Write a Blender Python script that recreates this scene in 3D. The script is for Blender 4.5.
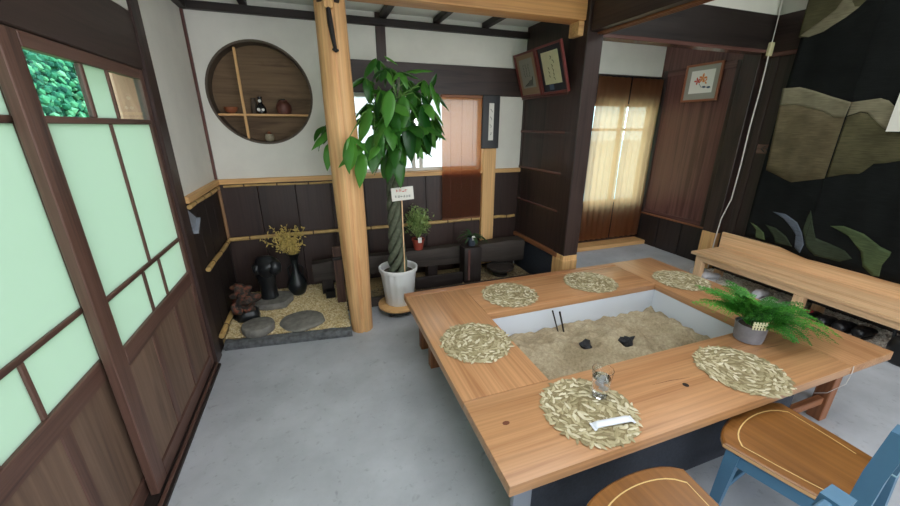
import bpy, bmesh, math, random
import numpy as np
from mathutils import Vector, Matrix, noise
random.seed(7)
for o in list(bpy.data.objects): bpy.data.objects.remove(o)
SC = bpy.context.scene
COL = SC.collection
PI = math.pi

# ------------------------------------------------------------------ camera
cam = bpy.data.cameras.new('camera'); camo = bpy.data.objects.new('camera', cam); COL.objects.link(camo)
cam.sensor_fit = 'HORIZONTAL'; cam.sensor_width = 36.0; cam.lens = 36.0*364.81/900; cam.clip_start = 0.02; cam.clip_end = 300
rt = Vector((0.941707, -0.336431, 0.001403)); up = Vector((0.109004, 0.309054, 0.944777)); fw = Vector((0.318285, 0.889550, -0.327711))
M = Matrix.Identity(4)
for i in range(3): M[i][0] = rt[i]; M[i][1] = up[i]; M[i][2] = -fw[i]
M[0][3], M[1][3], M[2][3] = 0.0, 0.0, 1.5
camo.matrix_world = M
SC.camera = camo

# ------------------------------------------------------------------ world, light, exposure
W = bpy.data.worlds.new('world'); SC.world = W; W.use_nodes = True
nt = W.node_tree; bg = nt.nodes['Background']
tc = nt.nodes.new('ShaderNodeTexCoord'); sx = nt.nodes.new('ShaderNodeSeparateXYZ'); rp = nt.nodes.new('ShaderNodeValToRGB')
nt.links.new(tc.outputs['Generated'], sx.inputs[0]); nt.links.new(sx.outputs['Z'], rp.inputs[0]); nt.links.new(rp.outputs[0], bg.inputs[0])
rp.color_ramp.elements[0].position = 0.0; rp.color_ramp.elements[0].color = (0.93, 0.96, 0.98, 1)
rp.color_ramp.elements[1].position = 0.9; rp.color_ramp.elements[1].color = (0.74, 0.87, 1.0, 1)
bg.inputs[1].default_value = 4.5
def area(name, loc, sx_, sy_, power, rot=(0, 0, 0), col=(1, 1, 1)):
    l = bpy.data.lights.new(name, 'AREA'); l.shape = 'RECTANGLE'; l.size = sx_; l.size_y = sy_; l.energy = power; l.color = col
    o = bpy.data.objects.new(name, l); COL.objects.link(o); o.location = loc; o.rotation_euler = rot
    return o
area('added_fill_light', (0.7, 0.75, 2.28), 1.6, 1.6, 30, col=(0.97, 0.985, 1.0))  # added fill without a real lamp, brightens the interior from out of view
area('added_fill_light', (3.0, 0.9, 2.68), 1.3, 1.8, 20, col=(1.0, 0.985, 0.96))  # second added fill, lifts the bench side; no lamp hangs here
vs = SC.view_settings; vs.view_transform = 'Standard'; vs.look = 'None'; vs.gamma = 1.0; vs.use_curve_mapping = False
vs.exposure = 0.0

# ------------------------------------------------------------------ materials
def lin(c):
    if isinstance(c, str): c = tuple(int(c[i:i+2], 16) for i in (0, 2, 4))
    return tuple(((v/255)/12.92 if v/255 <= 0.04045 else ((v/255+0.055)/1.055)**2.4) for v in c) + (1,)
def newmat(name):
    m = bpy.data.materials.new(name); m.use_nodes = True
    n = m.node_tree; b = n.nodes['Principled BSDF']
    return m, n, b
def ramp(n, stops):
    r = n.nodes.new('ShaderNodeValToRGB'); e = r.color_ramp.elements
    while len(e) < len(stops): e.new(0.5)
    for k, (p, c) in enumerate(stops): e[k].position = p; e[k].color = lin(c)
    return r
def mapping(n, scale, coord='Object'):
    t = n.nodes.new('ShaderNodeTexCoord'); mp = n.nodes.new('ShaderNodeMapping'); mp.inputs['Scale'].default_value = scale
    n.links.new(t.outputs[coord], mp.inputs['Vector']); return mp
def noise_node(n, vec, scale, detail=4, rough=0.55, dist=0.0):
    t = n.nodes.new('ShaderNodeTexNoise'); t.inputs['Scale'].default_value = scale; t.inputs['Detail'].default_value = detail
    t.inputs['Roughness'].default_value = rough; t.inputs['Distortion'].default_value = dist
    if vec: n.links.new(vec.outputs[0], t.inputs['Vector'])
    return t
def bump(n, b, h, strength, dist=0.01):
    bp = n.nodes.new('ShaderNodeBump'); bp.inputs['Strength'].default_value = strength; bp.inputs['Distance'].default_value = dist
    n.links.new(h, bp.inputs['Height']); n.links.new(bp.outputs[0], b.inputs['Normal'])
def vary(n, colsock, amt):
    oi = n.nodes.new('ShaderNodeObjectInfo'); mr = n.nodes.new('ShaderNodeMapRange')
    mr.inputs['To Min'].default_value = 1-amt; mr.inputs['To Max'].default_value = 1+amt
    n.links.new(oi.outputs['Random'], mr.inputs['Value'])
    hs = n.nodes.new('ShaderNodeHueSaturation'); n.links.new(mr.outputs[0], hs.inputs['Value']); n.links.new(colsock, hs.inputs['Color'])
    return hs.outputs[0]
def wood(name, dark, light, axis='X', rough=0.5, s=14, along=0.9, var=0.08, mid=None, spec=0.4, bstr=0.15):
    m, n, b = newmat(name)
    sc = {'X': (along, s, s), 'Y': (s, along, s), 'Z': (s, s, along)}[axis]
    mp = mapping(n, sc); a = noise_node(n, mp, 1.0, 5, 0.6, 1.2)
    sc2 = tuple(v*6 if v == s else v*2 for v in sc); mp2 = mapping(n, sc2); f = noise_node(n, mp2, 1.0, 2, 0.5, 0.3)
    r = ramp(n, [(0.3, dark), (0.5, mid or light), (0.72, light)]); n.links.new(a.outputs[0], r.inputs[0])
    mx = n.nodes.new('ShaderNodeMix'); mx.data_type = 'RGBA'; mx.blend_type = 'MULTIPLY'; mx.inputs[0].default_value = 0.35
    n.links.new(r.outputs[0], mx.inputs[6])
    r2 = ramp(n, [(0.3, (150, 140, 130)), (0.65, (255, 255, 255))]); n.links.new(f.outputs[0], r2.inputs[0]); n.links.new(r2.outputs[0], mx.inputs[7])
    n.links.new(vary(n, mx.outputs[2], var), b.inputs['Base Color'])
    b.inputs['Roughness'].default_value = rough; b.inputs['Specular IOR Level'].default_value = spec
    bump(n, b, f.outputs[0], bstr, 0.004)
    return m
def plain(name, c, rough=0.5, metal=0.0, var=0.0, nscale=0, namt=0.0, spec=0.5, bstr=0.0):
    m, n, b = newmat(name)
    b.inputs['Roughness'].default_value = rough; b.inputs['Metallic'].default_value = metal; b.inputs['Specular IOR Level'].default_value = spec
    if nscale:
        mp = mapping(n, (1, 1, 1)); t = noise_node(n, mp, nscale, 5, 0.6)
        lc = lin(c); r = n.nodes.new('ShaderNodeValToRGB')
        r.color_ramp.elements[0].position = 0.3; r.color_ramp.elements[1].position = 0.7
        r.color_ramp.elements[0].color = tuple(v*(1-namt) for v in lc[:3])+(1,); r.color_ramp.elements[1].color = tuple(min(1, v*(1+namt)) for v in lc[:3])+(1,)
        n.links.new(t.outputs[0], r.inputs[0]); cs = r.outputs[0]
        if bstr: bump(n, b, t.outputs[0], bstr)
        n.links.new(vary(n, cs, var) if var else cs, b.inputs['Base Color'])
    elif var:
        rgb = n.nodes.new('ShaderNodeRGB'); rgb.outputs[0].default_value = lin(c); n.links.new(vary(n, rgb.outputs[0], var), b.inputs['Base Color'])
    else: b.inputs['Base Color'].default_value = lin(c)
    return m
def translucent(name, c, tr=0.8, transp=0.0, rough=0.5, tcol=None):
    m, n, b = newmat(name); out = n.nodes['Material Output']
    b.inputs['Base Color'].default_value = lin(c); b.inputs['Roughness'].default_value = rough
    t = n.nodes.new('ShaderNodeBsdfTranslucent'); t.inputs[0].default_value = lin(tcol or c)
    mx = n.nodes.new('ShaderNodeMixShader'); mx.inputs[0].default_value = tr
    n.links.new(b.outputs[0], mx.inputs[1]); n.links.new(t.outputs[0], mx.inputs[2])
    if transp:
        tp = n.nodes.new('ShaderNodeBsdfTransparent'); m2 = n.nodes.new('ShaderNodeMixShader'); m2.inputs[0].default_value = transp
        n.links.new(mx.outputs[0], m2.inputs[1]); n.links.new(tp.outputs[0], m2.inputs[2]); n.links.new(m2.outputs[0], out.inputs[0])
    else: n.links.new(mx.outputs[0], out.inputs[0])
    return m
def leafmat(name, c1, c2, rough=0.35, tr=0.25):
    m, n, b = newmat(name); out = n.nodes['Material Output']
    oi = n.nodes.new('ShaderNodeObjectInfo'); r = ramp(n, [(0.0, c1), (1.0, c2)]); n.links.new(oi.outputs['Random'], r.inputs[0])
    n.links.new(r.outputs[0], b.inputs['Base Color']); b.inputs['Roughness'].default_value = rough
    t = n.nodes.new('ShaderNodeBsdfTranslucent'); hs = n.nodes.new('ShaderNodeHueSaturation'); hs.inputs['Value'].default_value = 1.8; hs.inputs['Hue'].default_value = 0.48
    n.links.new(r.outputs[0], hs.inputs['Color']); n.links.new(hs.outputs[0], t.inputs[0])
    mx = n.nodes.new('ShaderNodeMixShader'); mx.inputs[0].default_value = tr
    n.links.new(b.outputs[0], mx.inputs[1]); n.links.new(t.outputs[0], mx.inputs[2]); n.links.new(mx.outputs[0], out.inputs[0])
    return m
def island(name, stops, rough=0.6, spec=0.4):
    m, n, b = newmat(name)
    g = n.nodes.new('ShaderNodeNewGeometry'); r = ramp(n, stops); n.links.new(g.outputs['Random Per Island'], r.inputs[0]); n.links.new(r.outputs[0], b.inputs['Base Color'])
    b.inputs['Roughness'].default_value = rough; b.inputs['Specular IOR Level'].default_value = spec
    return m
def glassmat(name, tint=(255, 255, 255), rough=0.0, refl=0.06):
    m, n, b = newmat(name); out = n.nodes['Material Output']
    tp = n.nodes.new('ShaderNodeBsdfTransparent'); tp.inputs[0].default_value = lin(tint)
    gl = n.nodes.new('ShaderNodeBsdfGlossy'); gl.inputs['Roughness'].default_value = rough
    fr = n.nodes.new('ShaderNodeFresnel'); fr.inputs['IOR'].default_value = 1.45
    mx = n.nodes.new('ShaderNodeMixShader'); ge = n.nodes.new('ShaderNodeNewGeometry'); mu = n.nodes.new('ShaderNodeMath'); mu.operation = 'MULTIPLY'; iv = n.nodes.new('ShaderNodeMath'); iv.operation = 'SUBTRACT'; iv.inputs[0].default_value = 1.0
    n.links.new(ge.outputs['Backfacing'], iv.inputs[1]); n.links.new(fr.outputs[0], mu.inputs[0]); n.links.new(iv.outputs[0], mu.inputs[1]); n.links.new(mu.outputs[0], mx.inputs[0]); n.links.new(tp.outputs[0], mx.inputs[1]); n.links.new(gl.outputs[0], mx.inputs[2])
    n.links.new(mx.outputs[0], out.inputs[0])
    return m
MT = {}
MT['plaster'] = plain('plaster', (222, 220, 211), 0.85, nscale=6, namt=0.04)
MT['ceil_white'] = plain('ceiling_board_white', (236, 238, 232), 0.8, nscale=3, namt=0.05)
for ax in 'XYZ':
    MT['dark'+ax] = wood('dark_wood_'+ax, (38, 29, 27), (62, 47, 43), ax, 0.42, 12, 0.8, 0.1)
    MT['tan'+ax] = wood('tan_cedar_'+ax, (196, 142, 88), (226, 180, 122), ax, 0.5, 16, 0.8, 0.06)
    MT['pine'+ax] = wood('bench_pine_'+ax, (212, 164, 116), (236, 196, 152), ax, 0.5, 12, 0.7, 0.04)
    MT['table'+ax] = wood('table_cedar_'+ax, (162, 110, 70), (192, 143, 100), ax, 0.3, 13, 0.5, 0.05, spec=0.6)
    MT['door'+ax] = wood('door_brown_wood_'+ax, (66, 46, 40), (104, 76, 66), ax, 0.45, 14, 0.9, 0.1)
    MT['red'+ax] = wood('red_brown_wood_'+ax, (72, 47, 44), (106, 75, 70), ax, 0.22, 10, 0.5, 0.05)
    MT['black'+ax] = wood('blackened_wood_'+ax, (26, 21, 20), (44, 36, 34), ax, 0.5, 12, 0.8, 0.1)
    MT['weathered'+ax] = wood('weathered_timber_'+ax, (40, 35, 32), (66, 58, 53), ax, 0.7, 12, 0.8, 0.1)
    MT['tleg'+ax] = wood('table_leg_wood_'+ax, (110, 66, 42), (146, 94, 62), ax, 0.5, 12, 0.8, 0.05)
MT['panelbrown'] = wood('door_panel_wood', (92, 72, 60), (122, 98, 82), 'Z', 0.55, 9, 0.7, 0.08)
MT['nicheboard'] = wood('niche_board', (92, 72, 52), (126, 102, 76), 'X', 0.7, 10, 1.2, 0.02)
MT['nichering'] = plain('niche_ring', (84, 72, 60), 0.7, nscale=20, namt=0.2)
MT['frost'] = translucent('frosted_glass', (205, 225, 215), 0.86, 0.0, 0.25, tcol=(196, 205, 196))
MT['frostwhite'] = translucent('white_window_film', (225, 228, 230), 0.9, 0.0, 0.3, tcol=(236, 238, 240))
MT['clear'] = glassmat('clear_glass', (225, 240, 238))
MT['curtain'] = translucent('sheer_brown_curtain', (104, 70, 52), 0.8, 0.10, 0.9, tcol=(250, 194, 146))
MT['blind'] = translucent('red_bamboo_blind', (58, 43, 38), 0.62, 0.28, 0.7, tcol=(255, 192, 134))
MT['bamboo'] = plain('bamboo_yellow', (190, 156, 98), 0.45, nscale=14, namt=0.25, var=0.08)
MT['node'] = plain('bamboo_node_dark', (92, 66, 42), 0.6)
MT['stone'] = plain('grey_stone', (124, 121, 114), 0.85, nscale=22, namt=0.3, var=0.1, bstr=0.5)
MT['stonedark'] = plain('curb_stone', (92, 94, 96), 0.9, nscale=26, namt=0.45, bstr=0.8)
MT['gravel'] = island('gravel_cream', [(0, (170, 146, 100)), (0.5, (206, 184, 138)), (1, (226, 212, 176))], 0.8)
MT['gravelw'] = island('gravel_white', [(0, (170, 160, 146)), (0.4, (226, 220, 208)), (1, (248, 245, 238))], 0.8)
MT['soil'] = plain('soil', (58, 46, 36), 0.95, nscale=60, namt=0.5, bstr=0.6)
MT['whitepot'] = plain('white_glazed_plastic', (226, 226, 224), 0.35)
MT['trunk'] = plain('grey_green_bark', (86, 92, 74), 0.8, nscale=40, namt=0.35, bstr=0.4)
MT['mleaf'] = leafmat('money_tree_leaf', (24, 78, 26), (84, 146, 56), 0.32, 0.3)
MT['petiole'] = plain('petiole_green', (92, 130, 62), 0.5)
MT['fleaf'] = leafmat('fern_leaf', (30, 92, 28), (78, 158, 56), 0.5, 0.3)
MT['pleaf'] = leafmat('pale_leaf', (120, 150, 84), (186, 204, 140), 0.5, 0.25)
MT['dleaf'] = leafmat('dark_leaf', (32, 62, 36), (58, 92, 52), 0.5, 0.2)
MT['redpot'] = plain('red_plastic_pot', (152, 66, 50), 0.45)
MT['blackpot'] = plain('dark_blue_grey_pot', (64, 72, 84), 0.5)
MT['greypot'] = plain('grey_ceramic_pot', (118, 116, 122), 0.6, nscale=30, namt=0.15)
MT['paper'] = plain('white_paper', (224, 222, 214), 0.8)
MT['cream'] = plain('cream_paper', (206, 202, 164), 0.8, nscale=30, namt=0.05)
MT['ink'] = plain('black_ink', (30, 30, 32), 0.8)
MT['inkgrey'] = plain('grey_ink', (110, 112, 108), 0.8)
MT['inkred'] = plain('red_ink', (196, 66, 50), 0.8)
MT['inkorange'] = plain('orange_paint', (214, 130, 60), 0.8)
MT['inkblue'] = plain('slate_paint', (70, 84, 106), 0.8)
MT['greymat'] = plain('grey_mount_board', (150, 148, 138), 0.85)
MT['brownmat'] = plain('brown_mount_board', (150, 124, 100), 0.85)
MT['blackmat'] = plain('black_mount_board', (34, 34, 42), 0.8)
MT['frameR'] = plain('red_lacquer_frame', (106, 42, 38), 0.35)
MT['frameB'] = plain('brown_frame', (142, 84, 56), 0.4)
MT['blacklac'] = plain('black_lacquer', (22, 22, 24), 0.3)
MT['bronze'] = plain('black_bronze', (40, 42, 44), 0.28, metal=0.3, nscale=8, namt=0.3)
MT['vase'] = plain('black_vase_glaze', (26, 30, 32), 0.35)
MT['clay'] = plain('red_brown_clay', (120, 70, 48), 0.8, nscale=16, namt=0.55, bstr=0.5)
MT['yellow'] = plain('dried_yellow_flower', (196, 172, 100), 0.8, var=0.15)
MT['iron'] = plain('dark_iron', (44, 40, 40), 0.5, metal=0.5)
MT['charcoal'] = plain('charcoal', (30, 31, 36), 0.7, nscale=30, namt=0.5, bstr=0.6)
MT['linerwhite'] = plain('white_painted_metal', (214, 220, 230), 0.35)
MT['metal'] = plain('grey_sheet_metal', (150, 156, 166), 0.4, metal=0.3)
MT['navy'] = plain('dark_navy_panel', (38, 42, 52), 0.7, nscale=80, namt=0.35)
MT['matbase'] = plain('mat_backing', (138, 124, 90), 0.9)
MT['matleaf'] = island('woven_leaf_strips', [(0, (132, 118, 86)), (0.35, (160, 148, 112)), (0.7, (188, 176, 142)), (1, (216, 208, 182))], 0.65)
MT['plasticwrap'] = plain('white_wrapper', (226, 230, 240), 0.3)
MT['blue'] = plain('blue_paint', (72, 112, 140), 0.4, nscale=5, namt=0.08)
MT['bluemark'] = plain('pale_blue_line', (140, 176, 190), 0.5)
MT['seat'] = wood('chair_seat_wood', (108, 68, 30), (142, 94, 46), 'Y', 0.28, 8, 0.6, 0.03, spec=0.5)
MT['seatedge'] = plain('seat_edge_pale', (204, 160, 112), 0.5)
MT['inlay'] = plain('cream_inlay', (222, 190, 126), 0.4)
MT['cloth'] = plain('black_linen', (30, 32, 32), 0.95, nscale=120, namt=0.25)
MT['linen1'] = plain('beige_linen', (128, 122, 100), 0.95, nscale=70, namt=0.2)
MT['linen2'] = plain('olive_brown_linen', (104, 94, 72), 0.95, nscale=70, namt=0.22)
MT['linen3'] = plain('dark_olive_linen', (88, 84, 62), 0.95, nscale=70, namt=0.22)
MT['linen4'] = plain('moss_green_linen', (86, 100, 70), 0.95, nscale=70, namt=0.2)
MT['linen5'] = plain('slate_blue_linen', (96, 104, 116), 0.95, nscale=70, namt=0.2)
MT['linen6'] = plain('dark_green_linen', (62, 70, 56), 0.95, nscale=70, namt=0.2)
MT['cable'] = plain('white_cable', (212, 206, 200), 0.5)
MT['switch'] = plain('ivory_plastic', (206, 198, 156), 0.5)
MT['shoe'] = plain('black_shoe_leather', (26, 26, 28), 0.35)
MT['shoew'] = plain('white_shoe_cloth', (206, 206, 210), 0.7)
MT['shoered'] = plain('shoe_red_trim', (150, 40, 50), 0.6)
MT['bottle'] = plain('dark_bottle_glass', (20, 22, 26), 0.15)
MT['foliagehill'] = None

def linen(name, c, amt=0.25):
    m, n, b = newmat(name); mp = mapping(n, (3, 9, 150)); a = noise_node(n, mp, 1.0, 3, 0.6); mp2 = mapping(n, (1, 1, 1)); d = noise_node(n, mp2, 5, 3, 0.6)
    lc = lin(c); r = n.nodes.new('ShaderNodeValToRGB'); r.color_ramp.elements[0].position = 0.3; r.color_ramp.elements[1].position = 0.7
    r.color_ramp.elements[0].color = tuple(v*(1-amt) for v in lc[:3])+(1,); r.color_ramp.elements[1].color = tuple(v*(1+amt) for v in lc[:3])+(1,)
    n.links.new(a.outputs[0], r.inputs[0]); r2 = ramp(n, [(0.3, (205, 205, 205)), (0.7, (255, 255, 255))]); n.links.new(d.outputs[0], r2.inputs[0])
    mx = n.nodes.new('ShaderNodeMix'); mx.data_type = 'RGBA'; mx.blend_type = 'MULTIPLY'; mx.inputs[0].default_value = 1.0
    n.links.new(r.outputs[0], mx.inputs[6]); n.links.new(r2.outputs[0], mx.inputs[7]); n.links.new(mx.outputs[2], b.inputs['Base Color'])
    b.inputs['Roughness'].default_value = 0.95; b.inputs['Specular IOR Level'].default_value = 0.1; bump(n, b, a.outputs[0], 0.2, 0.003); return m
for k_, c_ in (('linen1', (132, 126, 104)), ('linen2', (106, 96, 74)), ('linen3', (86, 82, 60)), ('linen4', (84, 98, 68)), ('linen5', (92, 100, 112)), ('linen6', (58, 66, 52)), ('cloth', (27, 29, 29))):
    MT[k_] = linen('linen_'+k_, c_)
def clay():
    m, n, b = newmat('mottled_clay'); mp = mapping(n, (1, 1, 1)); a = noise_node(n, mp, 22, 4, 0.7)
    r = ramp(n, [(0.40, (34, 31, 30)), (0.50, (66, 54, 44)), (0.60, (122, 62, 44)), (0.70, (104, 96, 62))]); n.links.new(a.outputs[0], r.inputs[0]); n.links.new(r.outputs[0], b.inputs['Base Color']); b.inputs['Roughness'].default_value = 0.8; bump(n, b, a.outputs[0], 0.6); return m
MT['clay'] = clay()
def concrete():
    m, n, b = newmat('concrete_floor')
    mp = mapping(n, (1, 1, 1)); a = noise_node(n, mp, 2.2, 6, 0.6); c = noise_node(n, mp, 26, 3, 0.6); s = noise_node(n, mp, 7, 3, 0.7, 0.6)
    r = ramp(n, [(0.3, (158, 161, 166)), (0.7, (186, 189, 195))]); n.links.new(a.outputs[0], r.inputs[0])
    r2 = ramp(n, [(0.26, (205, 205, 205)), (0.4, (255, 255, 255))]); n.links.new(c.outputs[0], r2.inputs[0])
    r3 = ramp(n, [(0.24, (150, 148, 146)), (0.33, (255, 255, 255))]); n.links.new(s.outputs[0], r3.inputs[0])
    mx = n.nodes.new('ShaderNodeMix'); mx.data_type = 'RGBA'; mx.blend_type = 'MULTIPLY'; mx.inputs[0].default_value = 0.6
    n.links.new(r.outputs[0], mx.inputs[6]); n.links.new(r2.outputs[0], mx.inputs[7])
    mx2 = n.nodes.new('ShaderNodeMix'); mx2.data_type = 'RGBA'; mx2.blend_type = 'MULTIPLY'; mx2.inputs[0].default_value = 0.5
    n.links.new(mx.outputs[2], mx2.inputs[6]); n.links.new(r3.outputs[0], mx2.inputs[7]); n.links.new(mx2.outputs[2], b.inputs['Base Color'])
    b.inputs['Roughness'].default_value = 0.55; b.inputs['Specular IOR Level'].default_value = 0.4
    bump(n, b, c.outputs[0], 0.08, 0.003)
    return m
MT['concrete'] = concrete()
def sandmat():
    m, n, b = newmat('hearth_ash_sand')
    mp = mapping(n, (1, 1, 1)); a = noise_node(n, mp, 60, 5, 0.7); c = noise_node(n, mp, 5, 3, 0.5)
    r = ramp(n, [(0.3, (150, 136, 112)), (0.7, (194, 181, 154))]); n.links.new(a.outputs[0], r.inputs[0])
    r2 = ramp(n, [(0.35, (190, 178, 160)), (0.65, (255, 255, 255))]); n.links.new(c.outputs[0], r2.inputs[0])
    mx = n.nodes.new('ShaderNodeMix'); mx.data_type = 'RGBA'; mx.blend_type = 'MULTIPLY'; mx.inputs[0].default_value = 0.5
    n.links.new(r.outputs[0], mx.inputs[6]); n.links.new(r2.outputs[0], mx.inputs[7]); n.links.new(mx.outputs[2], b.inputs['Base Color'])
    b.inputs['Roughness'].default_value = 0.95; b.inputs['Specular IOR Level'].default_value = 0.1
    bump(n, b, a.outputs[0], 0.5, 0.006)
    return m
MT['sand'] = sandmat()

# ------------------------------------------------------------------ helpers
WL = {}
class MB:
    def __init__(s): s.v = []; s.f = []
    def add(s, vs, fs):
        k = len(s.v); s.v += [tuple(v) for v in vs]; s.f += [tuple(i+k for i in f) for f in fs]; return s
    def bm(s, bm):
        bm.verts.index_update(); return s.add([v.co for v in bm.verts], [[v.index for v in f.verts] for f in bm.faces])
    def box(s, x0, x1, y0, y1, z0, z1, bev=0.0, seg=1, mat=None):
        x0, x1 = min(x0, x1), max(x0, x1); y0, y1 = min(y0, y1), max(y0, y1); z0, z1 = min(z0, z1), max(z0, z1)
        b = bmesh.new(); bmesh.ops.create_cube(b, size=1)
        bmesh.ops.scale(b, vec=(x1-x0, y1-y0, z1-z0), verts=b.verts)
        if bev: bmesh.ops.bevel(b, geom=list(b.edges), offset=bev, segments=seg, affect='EDGES', profile=0.6)
        bmesh.ops.translate(b, vec=((x0+x1)/2, (y0+y1)/2, (z0+z1)/2), verts=b.verts)
        if mat: bmesh.ops.transform(b, matrix=mat, verts=b.verts)
        s.bm(b); b.free(); return s
    def tube(s, pts, radii, seg=8, caps=True):
        pts = [Vector(p) for p in pts]
        if not hasattr(radii, '__len__'): radii = [radii]*len(pts)
        vs, fs = [], []; ref = None
        for i, p in enumerate(pts):
            t = (pts[min(i+1, len(pts)-1)]-pts[max(i-1, 0)]).normalized()
            if ref is None: ref = Vector((0, 0, 1)) if abs(t.z) < 0.9 else Vector((1, 0, 0))
            a = t.cross(ref).normalized(); b = t.cross(a).normalized(); ref = a.cross(t)*1.0
            ref = -b
            for k in range(seg):
                an = 2*PI*k/seg; vs.append(p+(a*math.cos(an)+b*math.sin(an))*radii[i])
        for i in range(len(pts)-1):
            for k in range(seg):
                k2 = (k+1) % seg; fs.append((i*seg+k, i*seg+k2, (i+1)*seg+k2, (i+1)*seg+k))
        if caps: fs.append(tuple(range(seg-1, -1, -1))); fs.append(tuple((len(pts)-1)*seg+k for k in range(seg)))
        return s.add(vs, fs)
    def lathe(s, prof, c=(0, 0, 0), seg=24, sx=1, sy=1, jit=0, caps=True):
        vs, fs = [], []
        for (r, z) in prof:
            for k in range(seg):
                a = 2*PI*k/seg; rr = r
                if jit: rr = r*(1+jit*noise.noise((math.cos(a)*1.7+c[0]*3, math.sin(a)*1.7+c[1]*3, z*4)))
                vs.append((c[0]+rr*sx*math.cos(a), c[1]+rr*sy*math.sin(a), c[2]+z))
        for i in range(len(prof)-1):
            for k in range(seg):
                k2 = (k+1) % seg; fs.append((i*seg+k, i*seg+k2, (i+1)*seg+k2, (i+1)*seg+k))
        if caps: fs.append(tuple(range(seg-1, -1, -1))); fs.append(tuple((len(prof)-1)*seg+k for k in range(seg)))
        return s.add(vs, fs)
    def prism(s, poly, fn0, fn1):
        n = len(poly); vs = [fn0(*p) for p in poly]+[fn1(*p) for p in poly]
        fs = [tuple(range(n-1, -1, -1)), tuple(range(n, 2*n))]+[(i, (i+1) % n, n+(i+1) % n, n+i) for i in range(n)]
        return s.add(vs, fs)
    def obj(s, name, mat, parent=None, smooth=True, local=False, angle=0.6):
        off = Vector((0, 0, 0))
        if parent is not None and not local: off = WL.get(parent.name, off)
        me = bpy.data.meshes.new(name); me.from_pydata([tuple(Vector(v)-off) for v in s.v], [], s.f); me.update()
        b = bmesh.new(); b.from_mesh(me); bmesh.ops.recalc_face_normals(b, faces=b.faces); b.to_mesh(me); b.free()
        if smooth: me.shade_smooth(); me.set_sharp_from_angle(angle=angle)
        if isinstance(mat, str): mat = MT[mat]
        me.materials.append(mat)
        o = bpy.data.objects.new(name, me); COL.objects.link(o)
        if parent is not None: o.parent = parent; WL[o.name] = off
        return o
def tag(o, label, cat, group=None):
    o['label'] = label; o['category'] = cat
    if group: o['group'] = group
    return o
def thing(name, label, cat, loc=(0, 0, 0), rotz=0, group=None):
    o = bpy.data.objects.new(name, None); o.empty_display_size = 0.05; COL.objects.link(o); o.location = loc; o.rotation_euler = (0, 0, rotz)
    WL[o.name] = Vector(loc); return tag(o, label, cat, group)
def struct(name, loc=(0, 0, 0)):
    o = bpy.data.objects.new(name, None); o.empty_display_size = 0.05; COL.objects.link(o); o.location = loc; WL[o.name] = Vector(loc); o['kind'] = 'structure'; return o
def sobj(mb, name, mat, **k):
    o = mb.obj(name, mat, **k); o['kind'] = 'structure'; return o
def origin_to(o, loc):
    loc = Vector(loc); o.data.transform(Matrix.Translation(-loc)); o.location = loc; WL[o.name] = loc; return o
def B(x0, x1, y0, y1, z0, z1, bev=0.0, seg=1): return MB().box(x0, x1, y0, y1, z0, z1, bev, seg)

# ================================================================== THE SETTING
XL, YB, XP, XR, YD = -0.77, 3.38, 1.97, 4.08, 3.72
ZC, ZC2 = 2.36, 2.76
YR = -1.7
# floor and ceiling
sobj(B(-0.95, 4.3, YR-0.15, 3.95, -0.12, 0.0), 'floor', 'concrete', smooth=False)
ceil = sobj(B(-0.95, 2.05, YR-0.15, 3.5, ZC, ZC+0.08), 'ceiling', 'ceil_white', smooth=False)
for x in (-0.37, 0.14, 0.63, 1.08, 1.53):
    B(x-0.025, x+0.025, 2.69, YB, ZC-0.045, ZC, 0.003).obj('rafter', 'blackY', ceil)
    B(x-0.025, x+0.025, YR, 2.52, ZC-0.045, ZC, 0.003).obj('rafter', 'blackY', ceil)
B(-0.77, 1.97, YB-0.05, YB, 2.262, 2.312, 0.004).obj('cornice', 'blackX', ceil)
B(-0.77, -0.72, 2.56, YB-0.05, 2.262, 2.312, 0.004).obj('cornice', 'blackY', ceil)
sobj(B(2.05, 4.3, YR-0.15, 3.95, ZC2, ZC2+0.08), 'ceiling', 'ceil_white', smooth=False)

# left wall: plaster, post, lintel, rail, boards, bamboo
wl = struct('wall_left')
def boards_y(parent, x0, x1, y0, y1, z0, z1, n, mat, gap=0.004):
    w = (y1-y0)/n
    for i in range(n): B(x0, x1, y0+i*w+gap/2, y0+(i+1)*w-gap/2, z0, z1, 0.002).obj('board', mat, parent)
def boards_x(parent, x0, x1, y0, y1, z0, z1, n, mat, gap=0.004):
    w = (x1-x0)/n
    for i in range(n): B(x0+i*w+gap/2, x0+(i+1)*w-gap/2, y0, y1, z0, z1, 0.002).obj('board', mat, parent)
def bamboo(parent, p0, p1, r=0.016, nn=4):
    p0, p1 = Vector(p0), Vector(p1); n = 24; pts = []; rr = []
    for i in range(n+1):
        t = i/n; p = p0.lerp(p1, t); pts.append(p+Vector((0, 0, 0.003*math.sin(t*7)))); rr.append(r*(1+0.04*math.sin(t*19)))
    o = MB().tube(pts, rr, 10).obj('bamboo_strip', 'bamboo', parent)
    for k in range(nn):
        t = (k+0.6)/nn; c = p0.lerp(p1, t); d = (p1-p0).normalized()*0.006; c = c+Vector((0, 0, 0.003*math.sin(t*7)))
        MB().tube([c-d, c, c+d], [r*1.03, r*1.14, r*1.03], 10).obj('bamboo_node', 'node', o)
B(XL-0.13, XL, 2.56, YB+0.1, 1.10, ZC).obj('plaster_panel', 'plaster', wl, smooth=False)
B(XL-0.13, XL, YR, 2.44, 2.025, ZC).obj('plaster_panel', 'plaster', wl, smooth=False)
B(XL-0.13, XL+0.012, 2.44, 2.56, 0.0, ZC, 0.004).obj('post', 'darkZ', wl)
B(XL-0.13, XL-0.04, 2.428, 2.4395, 0.03, 1.766, 0.001).obj('jamb', wood('jamb_wood', (176, 112, 92), (206, 142, 118), 'Z', 0.6, 10, 0.8, 0.0), wl)
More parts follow.
